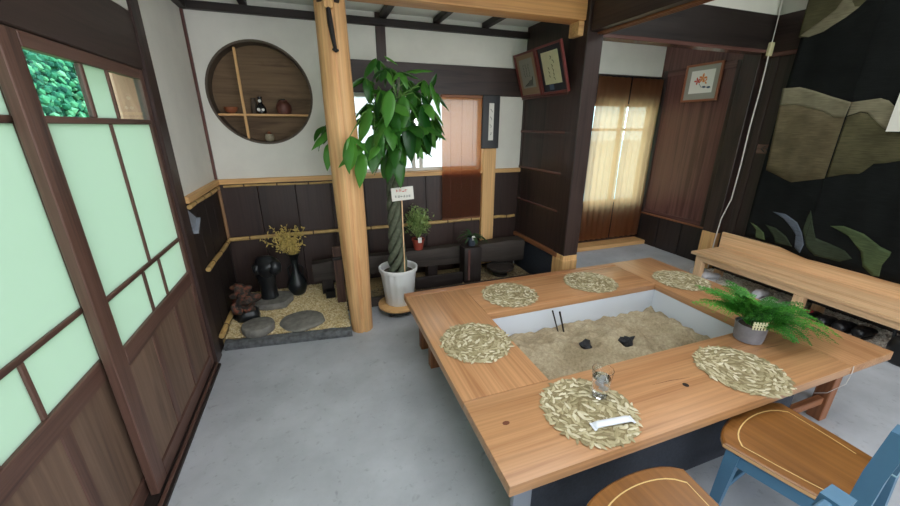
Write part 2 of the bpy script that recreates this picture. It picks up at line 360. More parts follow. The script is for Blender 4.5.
B(XL-0.13, XL+0.004, YR, 2.44, 1.768, 2.022, 0.004).obj('lintel_board', 'darkY', wl)
B(XL-0.13, XL+0.03, 2.56, YB, 1.06, 1.10, 0.003).obj('rail', 'tanY', wl)
boards_y(wl, XL-0.10, XL, 2.56, YB, 0.0, 1.058, 4, 'blackZ')
B(XL-0.13, XL-0.10, 2.56, YB+0.1, 0.0, 1.06).obj('backing', 'blackY', wl, smooth=False)
bamboo(wl, (XL+0.016, 2.58, 1.035), (XL+0.016, YB-0.03, 1.035), 0.014, 4)
bamboo(wl, (XL+0.018, 2.66, 0.60), (XL+0.018, YB-0.04, 0.60), 0.016, 3)
bamboo(wl, (XL+0.022, 2.60, 0.125), (XL+0.022, YB-0.04, 0.125), 0.018, 3)
B(XL, XL+0.02, YB-0.02, YB, 1.1, 2.262, 0.002).obj('corner_trim', 'redZ', wl)
MB().tube([(XL+0.013, YB-0.013, z) for z in (0.61, 0.75, 0.9, 1.055)], 0.0125, 10).obj('corner_bamboo', plain('brown_bamboo', (150, 112, 76), 0.5, nscale=12, namt=0.2), wl)
B(XL, XL+0.014, YB-0.014, YB-0.001, 0.1, 0.60, 0.003).obj('corner_trim', 'blackZ', wl)

# back wall
wb = struct('wall_back')
def rect_hole(x0, x1, z0, z1, cx, cz, r, y0, y1, seg=72):
    vs, fs = [], []
    for y in (y0, y1):
        for k in range(seg):
            a = 2*PI*k/seg; vs.append((cx+r*math.cos(a), y, cz+r*math.sin(a)))
        for k in range(seg):
            a = 2*PI*k/seg; dx, dz = math.cos(a), math.sin(a)
            tx = ((x1-cx) if dx > 0 else (x0-cx))/dx if abs(dx) > 1e-9 else 1e9
            tz = ((z1-cz) if dz > 0 else (z0-cz))/dz if abs(dz) > 1e-9 else 1e9
            t = min(tx, tz); vs.append((cx+dx*t, y, cz+dz*t))
    for k in range(seg):
        k2 = (k+1) % seg
        fs.append((k, k2, seg+k2, seg+k)); fs.append((2*seg+k, 3*seg+k, 3*seg+k2, 2*seg+k2)); fs.append((k, 2*seg+k, 2*seg+k2, k2))
    # corner fills
    m = MB().add(vs, fs)
    for (X, Z) in ((x0, z0), (x1, z0), (x1, z1), (x0, z1)):
        a = math.atan2(Z-cz, X-cx) % (2*PI); k = int(a/(2*PI/seg)); k2 = (k+1) % seg
        p, q = vs[seg+k], vs[seg+k2]
        m.add([p, (X, y0, Z), q], [(0, 1, 2)])
    return m
NCX, NCZ, NR = -0.341, 1.735, 0.368
rect_hole(XL, 0.28, 1.10, ZC, NCX, NCZ, NR, YB, YB+0.10).obj('plaster_panel', 'plaster', wb, smooth=False)
ring = MB()
sg = 72; vs = []; fs = []
for (r, y) in ((NR+0.004, YB+0.14), (NR+0.004, YB-0.004), (NR-0.012, YB-0.004), (NR-0.012, YB+0.14)):
    for k in range(sg): a = 2*PI*k/sg; vs.append((NCX+r*math.cos(a), y, NCZ+r*math.sin(a)))
for i in range(4):
    for k in range(sg): k2 = (k+1) % sg; j = (i+1) % 4; fs.append((i*sg+k, i*sg+k2, j*sg+k2, j*sg+k))
ring.add(vs, fs).obj('niche_ring', 'nichering', wb)
MB().prism([(NCX+NR*math.cos(2*PI*k/48), NCZ+NR*math.sin(2*PI*k/48)) for k in range(48)], lambda x, z: (x, YB+0.14, z), lambda x, z: (x, YB+0.155, z)).obj('niche_backboard', 'nicheboard', wb, smooth=False)
# niche slats: one upright (leaning a little), one level shelf
MB().box(-0.009, 0.009, -0.012, 0.012, -0.322, 0.322, 0.002, mat=Matrix.Translation((-0.482, YB+0.02, 1.728)) @ Matrix.Rotation(0.0, 4, 'Y')).obj('niche_slat', 'tanZ', wb)
B(-0.665, -0.018, YB+0.01, YB+0.135, 1.575, 1.592, 0.002).obj('niche_shelf', 'tanX', wb)
B(0.28, 0.565, YB, YB+0.10, 2.012, ZC).obj('plaster_panel', 'plaster', wb, smooth=False)
B(0.645, XP, YB, YB+0.10, 2.012, ZC).obj('plaster_panel', 'plaster', wb, smooth=False)
B(0.565, 0.645, YB-0.012, YB+0.10, 2.012, ZC, 0.003).obj('post', 'darkZ', wb)
B(0.28, XP, YB-0.02, YB+0.10, 1.77, 2.012, 0.003).obj('lintel_board', 'darkX', wb)
B(1.68, XP, YB, YB+0.10, 1.10, 1.77).obj('plaster_panel', 'plaster', wb, smooth=False)
B(1.54, 1.68, YB-0.035, YB+0.10, 0.10, 1.77, 0.006).obj('post', 'tanZ', wb)
B(XL, 1.54, YB-0.03, YB+0.1, 1.06, 1.10, 0.003).obj('rail', 'tanX', wb)
B(1.68, XP, YB-0.03, YB+0.1, 1.06, 1.10, 0.003).obj('rail', 'tanX', wb)
boards_x(wb, XL, 1.54, YB, YB+0.05, 0.0, 1.058, 8, 'darkZ')
B(XL-0.1, XP, YB+0.05, YB+0.10, 0.0, 1.06).obj('backing', 'blackX', wb, smooth=False)
boards_x(wb, 1.68, XP, YB, YB+0.05, 0.0, 1.058, 1, 'darkZ')
bamboo(wb, (XL+0.02, YB-0.018, 0.603), (1.53, YB-0.018, 0.603), 0.016, 9)
bamboo(wb, (1.69, YB-0.018, 0.603), (1.93, YB-0.018, 0.603), 0.015, 1)
bamboo(wb, (XL+0.05, YB-0.016, 1.042), (0.26, YB-0.016, 1.042), 0.009, 4)

# window in the back wall
w1 = struct('window_1')
for (x0, x1) in ((0.285, 0.88), (0.92, 1.535)):
    B(x0+0.03, x1-0.03, YB+0.055, YB+0.060, 1.13, 1.74).obj('pane', 'frostwhite', w1, smooth=False)
for x in (0.285, 0.85, 0.92, 1.505):
    B(x, x+0.03, YB+0.04, YB+0.075, 1.102, 1.768, 0.002).obj('stile', 'paper', w1)
for z in (1.102, 1.738):
    B(0.315, 1.505, YB+0.042, YB+0.073, z, z+0.03, 0.002).obj('frame_rail', 'paper', w1)

# partition with its dark post
wp = struct('wall_partition')
B(XP, XP+0.05, 2.66, YB+0.05, 0.42, ZC).obj('panel', 'darkZ', wp, smooth=False)
for z in (1.455, 1.115, 0.79):
    B(XP-0.012, XP, 2.66, YB, z-0.011, z+0.011, 0.002).obj('batten', 'redY', wp)
B(XP-0.022, XP, 2.66, YB, 1.742, 1.764, 0.002).obj('ledge', 'redY', wp)
for y in (2.66, YB-0.04):
    B(XP-0.006, XP, y, y+0.04, 0.44, 1.742, 0.001).obj('stile', 'darkZ', wp)
B(XP-0.03, XP+0.05, 2.60, YB, 0.385, 0.425, 0.004).obj('sill', 'tleg'+'Y', wp)
B(XP+0.0, XP+0.05, 2.66, YB, 0.0, 0.385).obj('base_board', 'navy', wp, smooth=False)
B(XP-0.02, XP+0.125, 2.50, 2.66, 0.425, ZC+0.05, 0.006).obj('post', 'darkZ', wp)
B(XP-0.025, XP+0.13, 2.495, 2.655, 0.0, 0.385, 0.006).obj('post_base', 'tanZ', wp)
B(XP-0.02, XP+0.125, 2.50, 2.60, 0.385, 0.425, 0.003).obj('post_joint', 'tanZ', wp)

# beam over the sliding-door track, running towards the viewer
tr = struct('trim_1')
B(XP+0.0, 2.115, YR, 2.50, 2.15, ZC2, 0.005).obj('beam', 'darkY', tr)
for x in (2.085, 2.06, 2.035):
    B(x, x+0.012, YR, 2.50, 2.138, 2.151, 0.001).obj('track_rib', 'tlegY', tr)
tr2 = struct('trim_2')
B(2.095, 4.0, 2.545, 2.63, 2.16, 2.435, 0.004).obj('lintel_board', 'blackX', tr2)
B(2.095, 4.0, 2.535, 2.64, 2.132, 2.16, 0.003).obj('lintel_edge', 'redX', tr2)
B(2.115, 4.0, 2.55, 2.62, 2.435, ZC2).obj('plaster_panel', 'plaster', tr2, smooth=False)

# far wall of the passage with the curtained window
wf = struct('wall_far')
B(2.02, XR+0.1, YD+0.03, YD+0.13, 2.05, ZC2).obj('plaster_panel', 'plaster', wf, smooth=False)
B(2.02, 3.10, YD+0.03, YD+0.13, 0.0, 2.05).obj('panel', 'darkZ', wf, smooth=False)
B(3.10, XR+0.05, YD+0.03, YD+0.13, 0.0, 0.56).obj('panel', 'darkZ', wf, smooth=False)
B(3.10, XR+0.05, YD+0.03, YD+0.13, 1.76, 2.05).obj('panel', 'darkX', wf, smooth=False)
B(4.03, XR+0.05, YD+0.03, YD+0.13, 0.56, 1.76).obj('panel', 'darkZ', wf, smooth=False)
B(3.10, 4.06, YD-0.012, YD+0.03, 2.035, 2.065, 0.003).obj('curtain_pelmet', 'darkX', wf)
B(2.1, XR, 3.56, YD+0.03, 0.0, 0.05, 0.004).obj('threshold', 'tanX', wf)
w2 = struct('window_2')
B(3.12, 3.58, YD+0.085, YD+0.09, 0.58, 1.74).obj('pane', 'clear', w2, smooth=False)
B(3.62, 4.01, YD+0.085, YD+0.09, 0.58, 1.74).obj('pane', 'clear', w2, smooth=False)
for x in (3.10, 3.58, 4.0):
    B(x, x+0.04, YD+0.07, YD+0.11, 0.56, 1.76, 0.002).obj('stile', 'tanZ', w2)
for z in (0.56, 1.45, 1.73):
    B(3.14, 4.0, YD+0.075, YD+0.105, z, z+0.03, 0.002).obj('frame_rail', 'tanX', w2)

# right wall
wr = struct('wall_right')
B(XR, XR+0.05, 2.66, YD+0.05, 0.42, ZC2).obj('panel', 'redZ', wr, smooth=False)
for (y0, y1) in ((2.76, 2.86), (YD-0.06, YD)):
    B(XR-0.012, XR, y0, y1, 0.42, 2.13, 0.002).obj('stile', 'darkZ', wr)
B(XR-0.012, XR, 2.86, YD-0.06, 0.42, 0.47, 0.002).obj('stile', 'redY', wr)
B(XR-0.012, XR, 2.86, YD-0.06, 2.06, 2.13, 0.002).obj('stile', 'redY', wr)
B(XR-0.02, XR+0.02, 2.76, YD, 0.40, 0.418, 0.002).obj('sill', 'tlegY', wr)
B(XR+0.04, XR+0.06, 2.6, YD+0.1, 0.0, 0.42).obj('backing', 'blackY', wr, smooth=False)
boards_y(wr, XR-0.005, XR+0.04, 2.76, YD, 0.0, 0.40, 3, 'blackZ', 0.012)
B(3.985, 4.10, 2.60, 2.76, 0.41, ZC2, 0.005).obj('post', 'darkZ', wr)
B(3.98, 4.10, 2.60, 2.76, 0.0, 0.41, 0.005).obj('post_base', 'tanZ', wr)
B(XR-0.03, XR+0.05, YR, 2.60, 0.0, 2.10).obj('panel', 'darkZ', wr, smooth=False)
for y in (2.50, 1.55, 0.6):
    B(XR-0.045, XR-0.03, y-0.03, y+0.03, 0.0, 2.10, 0.002).obj('stile', 'darkZ', wr)
B(XR-0.06, XR+0.05, YR, 2.60, 2.10, 2.14, 0.003).obj('rail', 'redY', wr)
B(XR-0.05, XR+0.05, YR, 2.60, 2.14, 2.44, 0.003).obj('lintel_board', 'darkY', wr)
B(XR-0.03, XR+0.05, YR, 2.60, 2.44, ZC2).obj('plaster_panel', 'plaster', wr, smooth=False)

# rear wall behind the viewer, with a wide glazed opening
wq = struct('wall_rear')
B(-0.95, -0.45, YR-0.1, YR, 0, ZC2).obj('plaster_panel', 'plaster', wq, smooth=False)
B(3.75, 4.25, YR-0.1, YR, 0, ZC2).obj('plaster_panel', 'plaster', wq, smooth=False)
B(-0.45, 3.75, YR-0.1, YR, 0, 0.25).obj('panel', 'darkX', wq, smooth=False)
B(-0.45, 3.75, YR-0.1, YR, 2.25, ZC2).obj('plaster_panel', 'plaster', wq, smooth=False)
w3 = struct('window_3')
for x in (-0.45, 0.58, 1.62, 2.66, 3.71):
    B(x, x+0.04, YR-0.07, YR-0.03, 0.25, 2.25, 0.002).obj('stile', 'doorZ', w3)

for k in range(4):
    B(-0.40+k*1.04, 0.57+k*1.04, YR-0.052, YR-0.048, 0.26, 2.24).obj('pane', glassmat('rear_glass', (253, 253, 253)), w3, smooth=False)
# sliding doors of the left wall
def sliding_door(n, y0, y1, x1, upper):
    d = struct('door_%d' % n, (x1, (y0+y1)/2, 0.03)); x0 = x1-0.032; Wd = y1-y0
    def mem(nm, a, b, c, e, t=0.0, mat='doorZ'): B(x0+t, x1-t, a, b, c, e, 0.003).obj(nm, mat, d)
    mem('stile', y0, y0+0.09, 0.031, 1.766); mem('stile', y1-0.045, y1, 0.031, 1.766)
    ya, yb = y0+0.09, y1-0.045
    mem('door_rail', ya, yb, 1.72, 1.766, 0, 'doorY'); mem('door_rail', ya, yb, 1.507, 1.53, 0.002, 'doorY')
    mem('door_rail', ya, yb, 0.882, 0.902, 0.004, 'doorY'); mem('door_rail', ya, yb, 0.61, 0.69, 0, 'doorY'); mem('door_rail', ya, yb, 0.031, 0.11, 0, 'doorY')
    fr = lambda t: y0+Wd*t
    def row(z0, z1, cuts, mats, bw, nm='pane', th=0.005, tb=0.006):
        e = [ya]+[fr(c) for c in cuts]+[yb]
        for c in cuts: mem('muntin', fr(c)-bw/2, fr(c)+bw/2, z0, z1, tb)
        for i in range(len(e)-1):
            a = e[i]+(bw/2 if i else 0); b = e[i+1]-(bw/2 if i < len(e)-2 else 0)
            B((x0+x1)/2-th/2, (x0+x1)/2+th/2, a, b, z0, z1).obj(nm, mats[i % len(mats)], d, smooth=False)
    row(1.53, 1.72, (0.425, 0.625), upper, 0.022)
    row(0.902, 1.507, (0.53,), ('frost',), 0.02)
    row(0.69, 0.882, (0.435, 0.625), ('frost',), 0.02)
    row(0.11, 0.61, (0.365, 0.67), ('panelbrown',), 0.05, 'wood_panel', 0.012)
sliding_door(1, 1.47, 2.438, XL-0.005, ('clear', 'frost', 'clear'))
sliding_door(2, 0.60, 1.555, XL-0.048, ('clear', 'clear', 'frost'))
sliding_door(3, -0.32, 0.66, XL-0.005, ('clear', 'frost', 'clear'))
sliding_door(4, -1.24, -0.26, XL-0.048, ('clear', 'frost', 'clear'))
tr3 = struct('trim_3')
B(XL-0.13, XL+0.03, YR, 2.438, 0.0, 0.018, 0.002).obj('threshold', 'blackY', tr3)
B(XL+0.004, XL+0.018, YR, 2.438, 0.018, 0.03, 0.002).obj('track_rib', 'doorY', tr3)
B(XL-0.046, XL-0.0, YR, 2.438, 0.018, 0.0305, 0.0).obj('track_rib', 'blackY', tr3)
B(XL-0.085, XL-0.047, YR, 2.438, 0.018, 0.0305, 0.0).obj('track_rib', 'blackY', tr3)
B(XL-0.13, XL, YR, -1.24, 0.03, 1.766).obj('end_panel', 'darkZ', tr3, smooth=False)

# ------------------------------------------------------------------ outside: ground, wooded hill, porch post
def grass():
    m, n, b = newmat('outside_grass'); mp = mapping(n, (1, 1, 1)); a = noise_node(n, mp, 3, 4, 0.6)
    r = ramp(n, [(0.3, (96, 150, 80)), (0.7, (150, 190, 120))]); n.links.new(a.outputs[0], r.inputs[0]); n.links.new(r.outputs[0], b.inputs['Base Color']); b.inputs['Roughness'].default_value = 0.9
    return m
sobj(B(-40, -0.96, -30, 40, -0.35, -0.2), 'ground', grass(), smooth=False)
sobj(B(-0.95, 40, 3.96, 40, -0.35, -0.2), 'ground', plain('outside_paving', (190, 188, 180), 0.9), smooth=False)
MT['foliagehill'] = island('forest_foliage', [(0, (22, 74, 62)), (0.45, (46, 122, 92)), (0.8, (88, 166, 118)), (1, (150, 206, 160))], 0.8)
hm = MB(); vv = []; ff = []; nx, ny = 16, 30
for i in range(nx):
    for j in range(ny):
        x = -7-i*1.2; y = 9+j*1.3; vv.append((x, y, -0.3+i*1.7*min(1, (y-9)/4)+0.4*noise.noise((x*0.2, y*0.2, 1))))
for i in range(nx-1):
    for j in range(ny-1): k = i*ny+j; ff.append((k, k+1, k+ny+1, k+ny))
sobj(hm.add(vv, ff), 'hillside', plain('hill_ground', (46, 92, 58), 0.95))
rng = np.random.default_rng(3)
def blob_cloud(centers, radii, flat=(1, 1, 1)):
    b = bmesh.new(); bmesh.ops.create_icosphere(b, subdivisions=1, radius=1); base = np.array([v.co[:] for v in b.verts]); b.verts.index_update()
    faces = np.array([[v.index for v in f.verts] for f in b.faces]); b.free()
    N = len(centers); V = base[None]*(1+0.35*rng.standard_normal((N, len(base), 1))*0.5)*np.array(radii)[:, None, None]*np.array(flat)+np.array(centers)[:, None]
    F = faces[None]+(np.arange(N)*len(base))[:, None, None]
    m = MB(); m.v = [tuple(v) for v in V.reshape(-1, 3)]; m.f = [tuple(f) for f in F.reshape(-1, 3)]; return m
cs = []; rr = []
for k in range(12000):
    x = -7-rng.random()*6; y = 11+rng.random()*24; z = -0.2+(-7-x)/1.2*1.7+rng.random()*0.7
    cs.append((x, y, z)); rr.append(0.05+0.11*rng.random())
fo = blob_cloud(cs, rr).obj('forest_canopy', 'foliagehill', smooth=False); fo['kind'] = 'stuff'; tag(fo, 'dense green forest canopy on the hill outside the sliding doors', 'trees')
pp = thing('porch_post', 'reddish wooden porch post outside the sliding door glass', 'post', (-1.31, 3.87, -0.2))
B(-1.42, -1.20, 3.58, 4.16, -0.2, 2.6, 0.006).obj('shaft', wood('porch_wood', (196, 132, 112), (222, 164, 142), 'Z', 0.6, 10, 0.8, 0.0), pp)
B(-1.46, -1.16, 3.54, 4.20, -0.2, -0.05, 0.01).obj('footing', 'stone', pp)

# ================================================================== LARGE OBJECTS
# log pillar and natural beam
pil = thing('log_pillar', 'round natural cedar log pillar standing at the corner of the gravel alcove', 'pillar', (0.2, 2.61, 0.0))
pm = MB(); vv = []; ff = []; seg = 56; lv = 30
for i in range(lv+1):
    z = (ZC-0.001)*i/lv; rb_ = 0.080+0.020*math.sin(min(1, z/1.25)*PI/2)-0.012*max(0, (z-1.25)/1.1); cxp = 0.202-0.024*min(1, z/1.6)
    for k in range(seg):
        a = 2*PI*k/seg; r = rb_*(1+0.03*noise.noise((math.cos(a)*1.2, math.sin(a)*1.2, z*1.1+3)))
        if abs(((a-4.75+PI) % (2*PI))-PI) < 0.08: r -= 0.010     # long drying crack
        vv.append((cxp+0.003*math.sin(z*1.8)+r*math.cos(a), 2.61+r*math.sin(a), z))
for i in range(lv):
    for k in range(seg): k2 = (k+1) % seg; ff.append((i*seg+k, i*seg+k2, (i+1)*seg+k2, (i+1)*seg+k))
ff.append(tuple(range(seg))); ff.append(tuple(lv*seg+k for k in range(seg)))
pm.add(vv, ff).obj('shaft', wood('pillar_cedar', (198, 138, 92), (226, 178, 124), 'Z', 0.5, 9, 0.5, 0.0), pil, angle=0.9)
MB().tube([(0.160, 2.512, 2.14), (0.164, 2.508, 2.06), (0.172, 2.506, 1.98), (0.179, 2.506, 1.925)], [0.013, 0.016, 0.013, 0.010], 8).obj('iron_strap', 'iron', pil)
MB().tube([(0.165, 2.506, 1.93), (0.180, 2.500, 1.917), (0.194, 2.506, 1.925)], 0.008, 8).obj('strap_hook', 'iron', pil)
MB().box(0.136, 0.186, 2.500, 2.54, 2.135, 2.30, 0.004).obj('tenon', 'tanZ', pil)
for x in (0.100, 0.195): B(x, x+0.03, 2.505, 2.56, 2.17, 2.32, 0.004).obj('wedge', 'blackZ', pil)
nb = thing('crossbeam', 'natural pale timber beam spanning from the log pillar to the dark post', 'beam', (1.1, 2.6, 2.22))
B(0.283, 1.948, 2.53, 2.68, 2.225, ZC-0.002, 0.008, 2).obj('timber', wood('beam_cedar', (178, 116, 66), (214, 160, 102), 'X', 0.5, 12, 0.5, 0.0), nb)
B(1.90, 1.948, 2.545, 2.66, 2.13, 2.225, 0.004).obj('bearing_block', 'tanX', nb)

# hearth table: four planks round a sunken hearth
TH = 0.41; TB = 0.362
tb = thing('hearth_table', 'low orange cedar table of wide planks framing a sunken sand hearth', 'table', (1.57, 1.5, 0.0))
tx0, tx1, ty0, ty1 = 0.47, 2.69, 0.742, 2.262; ix0, ix1, iy0, iy1 = 0.892, 2.255, 1.148, 1.81
B(tx0, ix0-0.001, iy0+0.001, 2.20, TB, TH, 0.004, 2).obj('plank', 'tableY', tb)
B(tx0, 2.333, ty0, iy0, TB, TH, 0.004, 2).obj('plank', 'tableX', tb)
B(ix0, ix1-0.001, iy1, 2.20, TB, TH, 0.004, 2).obj('plank', 'tableX', tb)
B(tx0, ix1-0.001, 2.201, ty1, TB, TH, 0.004, 2).obj('plank', wood('table_back_strip', (150, 100, 64), (182, 130, 90), 'X', 0.35, 13, 0.5, 0.0), tb)
B(2.334, tx1, ty0, iy0, TB, TH, 0.004, 2).obj('plank', 'tableY', tb)
B(ix1, tx1, iy0+0.001, ty1, TB, TH, 0.004, 2).obj('plank', 'tableY', tb)
for (a, b) in ((0.56, 1.93), (0.56, 2.16), (2.40, 0.80), (2.56, 0.86), (2.40, 2.16), (2.57, 1.90)):
    B(a, a+0.06, b, b+0.06, 0.0, TB-0.001, 0.003).obj('leg', 'tlegZ', tb)
B(2.14, 2.40, 0.815, 0.845, 0.10, 0.145, 0.003).obj('stretcher', 'tlegX', tb)
MB().tube([(2.3335, 0.7405, TH+0.001), (2.335, 0.738, 0.38), (2.345, 0.745, 0.30), (2.36, 0.80, 0.20), (2.35, 0.84, 0.17)], 0.0016, 5).obj('wire', 'cable', tb)
for (a, b, c, d) in ((2.40, 1.32, 2.52, 1.20), (2.46, 1.02, 2.60, 1.05), (2.02, 0.99, 2.24, 0.975), (1.30, 0.965, 1.52, 0.945), (0.60, 1.72, 0.62, 1.36)):
    MB().tube([(a, b, TH-0.0006), ((a+c)/2, (b+d)/2+0.004, TH-0.0003), (c, d, TH-0.0006)], [0.0006, 0.0016, 0.0006], 6).obj('grain_crack', plain('crack_brown', (92, 62, 42), 0.8), tb)
B(2.305, 2.36, 0.79, 0.84, TB-0.05, TB-0.001, 0.002).obj('bracket', 'tlegX', tb)
# hearth box
B(0.66, 0.675, 0.84, 1.86, 0.0, TB-0.001).obj('side_sheet', 'metal', tb, smooth=False)
B(0.525, 0.60, 0.80, 0.82, 0.0, TB-0.001, 0.002).obj('corner_sheet', 'metal', tb)
B(0.60, 2.12, 0.822, 0.838, 0.0, TB-0.001).obj('front_sheet', 'navy', tb, smooth=False)
B(0.66, 2.12, 1.86, 1.875, 0.0, TB-0.001).obj('back_sheet', 'navy', tb, smooth=False)
B(2.10, 2.12, 0.84, 1.15, 0.0, TB-0.001).obj('side_sheet', 'navy', tb, smooth=False)
B(ix0-0.02, ix0-0.001, iy0, iy1, 0.05, TB-0.001).obj('liner_sheet', 'linerwhite', tb, smooth=False)
B(ix1+0.001, ix1+0.02, iy0, iy1, 0.05, TB-0.001).obj('liner_sheet', 'linerwhite', tb, smooth=False)
B(ix0-0.02, ix1+0.02, iy0-0.02, iy0-0.001, 0.05, TB-0.001).obj('liner_sheet', 'linerwhite', tb, smooth=False)
B(ix0-0.02, ix1+0.02, iy1+0.001, iy1+0.02, 0.05, TB-0.001).obj('liner_sheet', 'linerwhite', tb, smooth=False)
B(ix0-0.02, ix1+0.02, iy0-0.02, iy1+0.02, 0.03, 0.05).obj('hearth_floor', 'metal', tb, smooth=False)
MB().lathe([(0.0135, TH-0.001), (0.0135, TH+0.0006)], (1.447, 0.914, 0), 16).obj('knot_hole', 'black'+'Z', tb)
MB().lathe([(0.010, TH-0.001), (0.010, TH+0.0006)], (0.585, 0.985, 0), 14, 1.5, 1).obj('wood_knot', plain('knot', (110, 62, 40), 0.5), tb)
# sand
sm = MB(); vv = []; ff = []; nx, ny = 150, 76
for i in range(nx+1):
    for j in range(ny+1):
        x = ix0+0.001+(ix1-ix0-0.002)*i/nx; y = iy0+0.001+(iy1-iy0-0.002)*j/ny
        e = min(x-ix0, ix1-x, y-iy0, iy1-y)
        h = 0.205+0.035*math.exp(-((x-1.05)**2+(y-1.70)**2)/0.06)+0.05*math.exp(-((x-1.62)**2/0.18+(y-1.46)**2/0.06))+0.02*math.exp(-((x-2.2)**2+(y-1.75)**2)/0.05)
        h += 0.034*noise.noise((x*5, y*6, 0.4))+0.026*noise.noise((x*11, y*11, 2.0))+0.013*noise.noise((x*26, y*26, 5.0))
        if x > 1.55: h += 0.014*math.sin((x*0.75+y)*58+3*noise.noise((x*5, y*5, 0)))*min(1, (x-1.55)*3)
        for (cx, cy) in ((1.41, 1.50), (1.66, 1.45)):
            d = math.hypot(x-cx, y-cy); h += 0.026*math.exp(-((d-0.09)/0.035)**2)-0.016*math.exp(-(d/0.05)**2)
        vv.append((x, y, h))
for i in range(nx):
    for j in range(ny): k = i*(ny+1)+j; ff.append((k, k+1, k+ny+2, k+ny+1))
SANDH = {}
def sand_z(x, y):
    i = int((x-ix0)/(ix1-ix0)*nx); j = int((y-iy0)/(iy1-iy0)*ny); return vv_s[i*(ny+1)+j][2]
vv_s = vv
k = len(vv); bot = [(ix0+0.001, iy0+0.001, 0.06), (ix1-0.001, iy0+0.001, 0.06), (ix1-0.001, iy1-0.001, 0.06), (ix0+0.001, iy1-0.001, 0.06)]
so = sm.add(vv+bot, ff+[(k, k+1, k+2, k+3)]).obj('hearth_sand', 'sand', angle=3.0); so['kind'] = 'stuff'
tag(so, 'raked grey-brown ash and sand filling the white-lined hearth in the table', 'sand')
def rock(c, r, sq=(1, 1, 0.7), seed=0, sub=2, amp=0.35):
    b = bmesh.new(); bmesh.ops.create_icosphere(b, subdivisions=sub, radius=1)
    for v in b.verts:
        d = 1+amp*noise.noise(v.co*1.3+Vector((seed*3.1, seed, 0))); v.co = Vector((c[0]+v.co.x*r*sq[0]*d, c[1]+v.co.y*r*sq[1]*d, c[2]+v.co.z*r*sq[2]*d))
    m = MB().bm(b); b.free(); return m
for i, (x, y, r, lab) in enumerate(((1.405, 1.505, 0.038, 'small flat lump of charcoal lying in a sand hollow beside the iron fire tongs'), (1.655, 1.45, 0.045, 'larger upright lump of black charcoal in the middle of the hearth sand'))):
    z = sand_z(x, y)+r*0.4
    t = thing('charcoal', lab, 'charcoal', (x, y, sand_z(x, y)), 0, 'charcoal lumps in the hearth')
    rock((x, y, z), r, (1.1, 0.8, 0.8+0.25*i), i+1, 2, 0.8).obj('lump', 'charcoal', t, smooth=False)
    rock((x+r*0.6, y+r*0.5, z+r*0.1), r*0.55, (1, 1, 0.9), i+5, 1, 0.8).obj('chip', 'charcoal', t, smooth=False)
tg = thing('fire_tongs', 'pair of thin black iron fire sticks standing in the hearth sand', 'tongs', (1.40, 1.74, 0.2))
MB().tube([(1.323, 1.745, 0.385), (1.385, 1.735, 0.20)], [0.0055, 0.004], 8).obj('iron_stick', 'iron', tg)
MB().tube([(1.372, 1.735, 0.372), (1.428, 1.725, 0.18)], [0.0065, 0.005], 8).obj('iron_stick', 'iron', tg)

# bench along the right wall
bn = thing('wall_bench', 'long pale pine bench with a low back board under the black tapestry', 'bench', (3.7, 1.5, 0.0))
BY0, BY1 = 0.35, 2.50
B(3.52, 3.70, BY0, BY1, 0.272, 0.30, 0.004, 2).obj('seat_plank', 'pineY', bn)
B(3.702, 3.945, BY0, BY1, 0.272, 0.30, 0.004, 2).obj('seat_plank', 'pineY', bn)
B(3.945, 3.972, BY0, BY1+0.02, 0.20, 0.455, 0.004).obj('back_board', 'pineY', bn)
B(3.545, 3.57, BY0+0.03, BY1-0.06, 0.215, 0.271, 0.003).obj('apron', 'pineY', bn)
for y in (2.42, 1.565, 0.45):
    B(3.545, 3.61, y-0.035, y+0.035, 0.0, 0.214 if y < 2 else 0.271, 0.004).obj('leg', 'pineZ', bn)
    B(3.86, 3.92, y-0.035, y+0.035, 0.0, 0.271, 0.004).obj('leg', 'pineZ', bn)
    B(3.61, 3.86, y-0.02, y+0.02, 0.22, 0.271, 0.002).obj('crosspiece', 'pineX', bn)
B(3.80, 3.83, BY0+0.05, BY1-0.08, 0.10, 0.15, 0.003).obj('stretcher', 'weatheredY', bn)

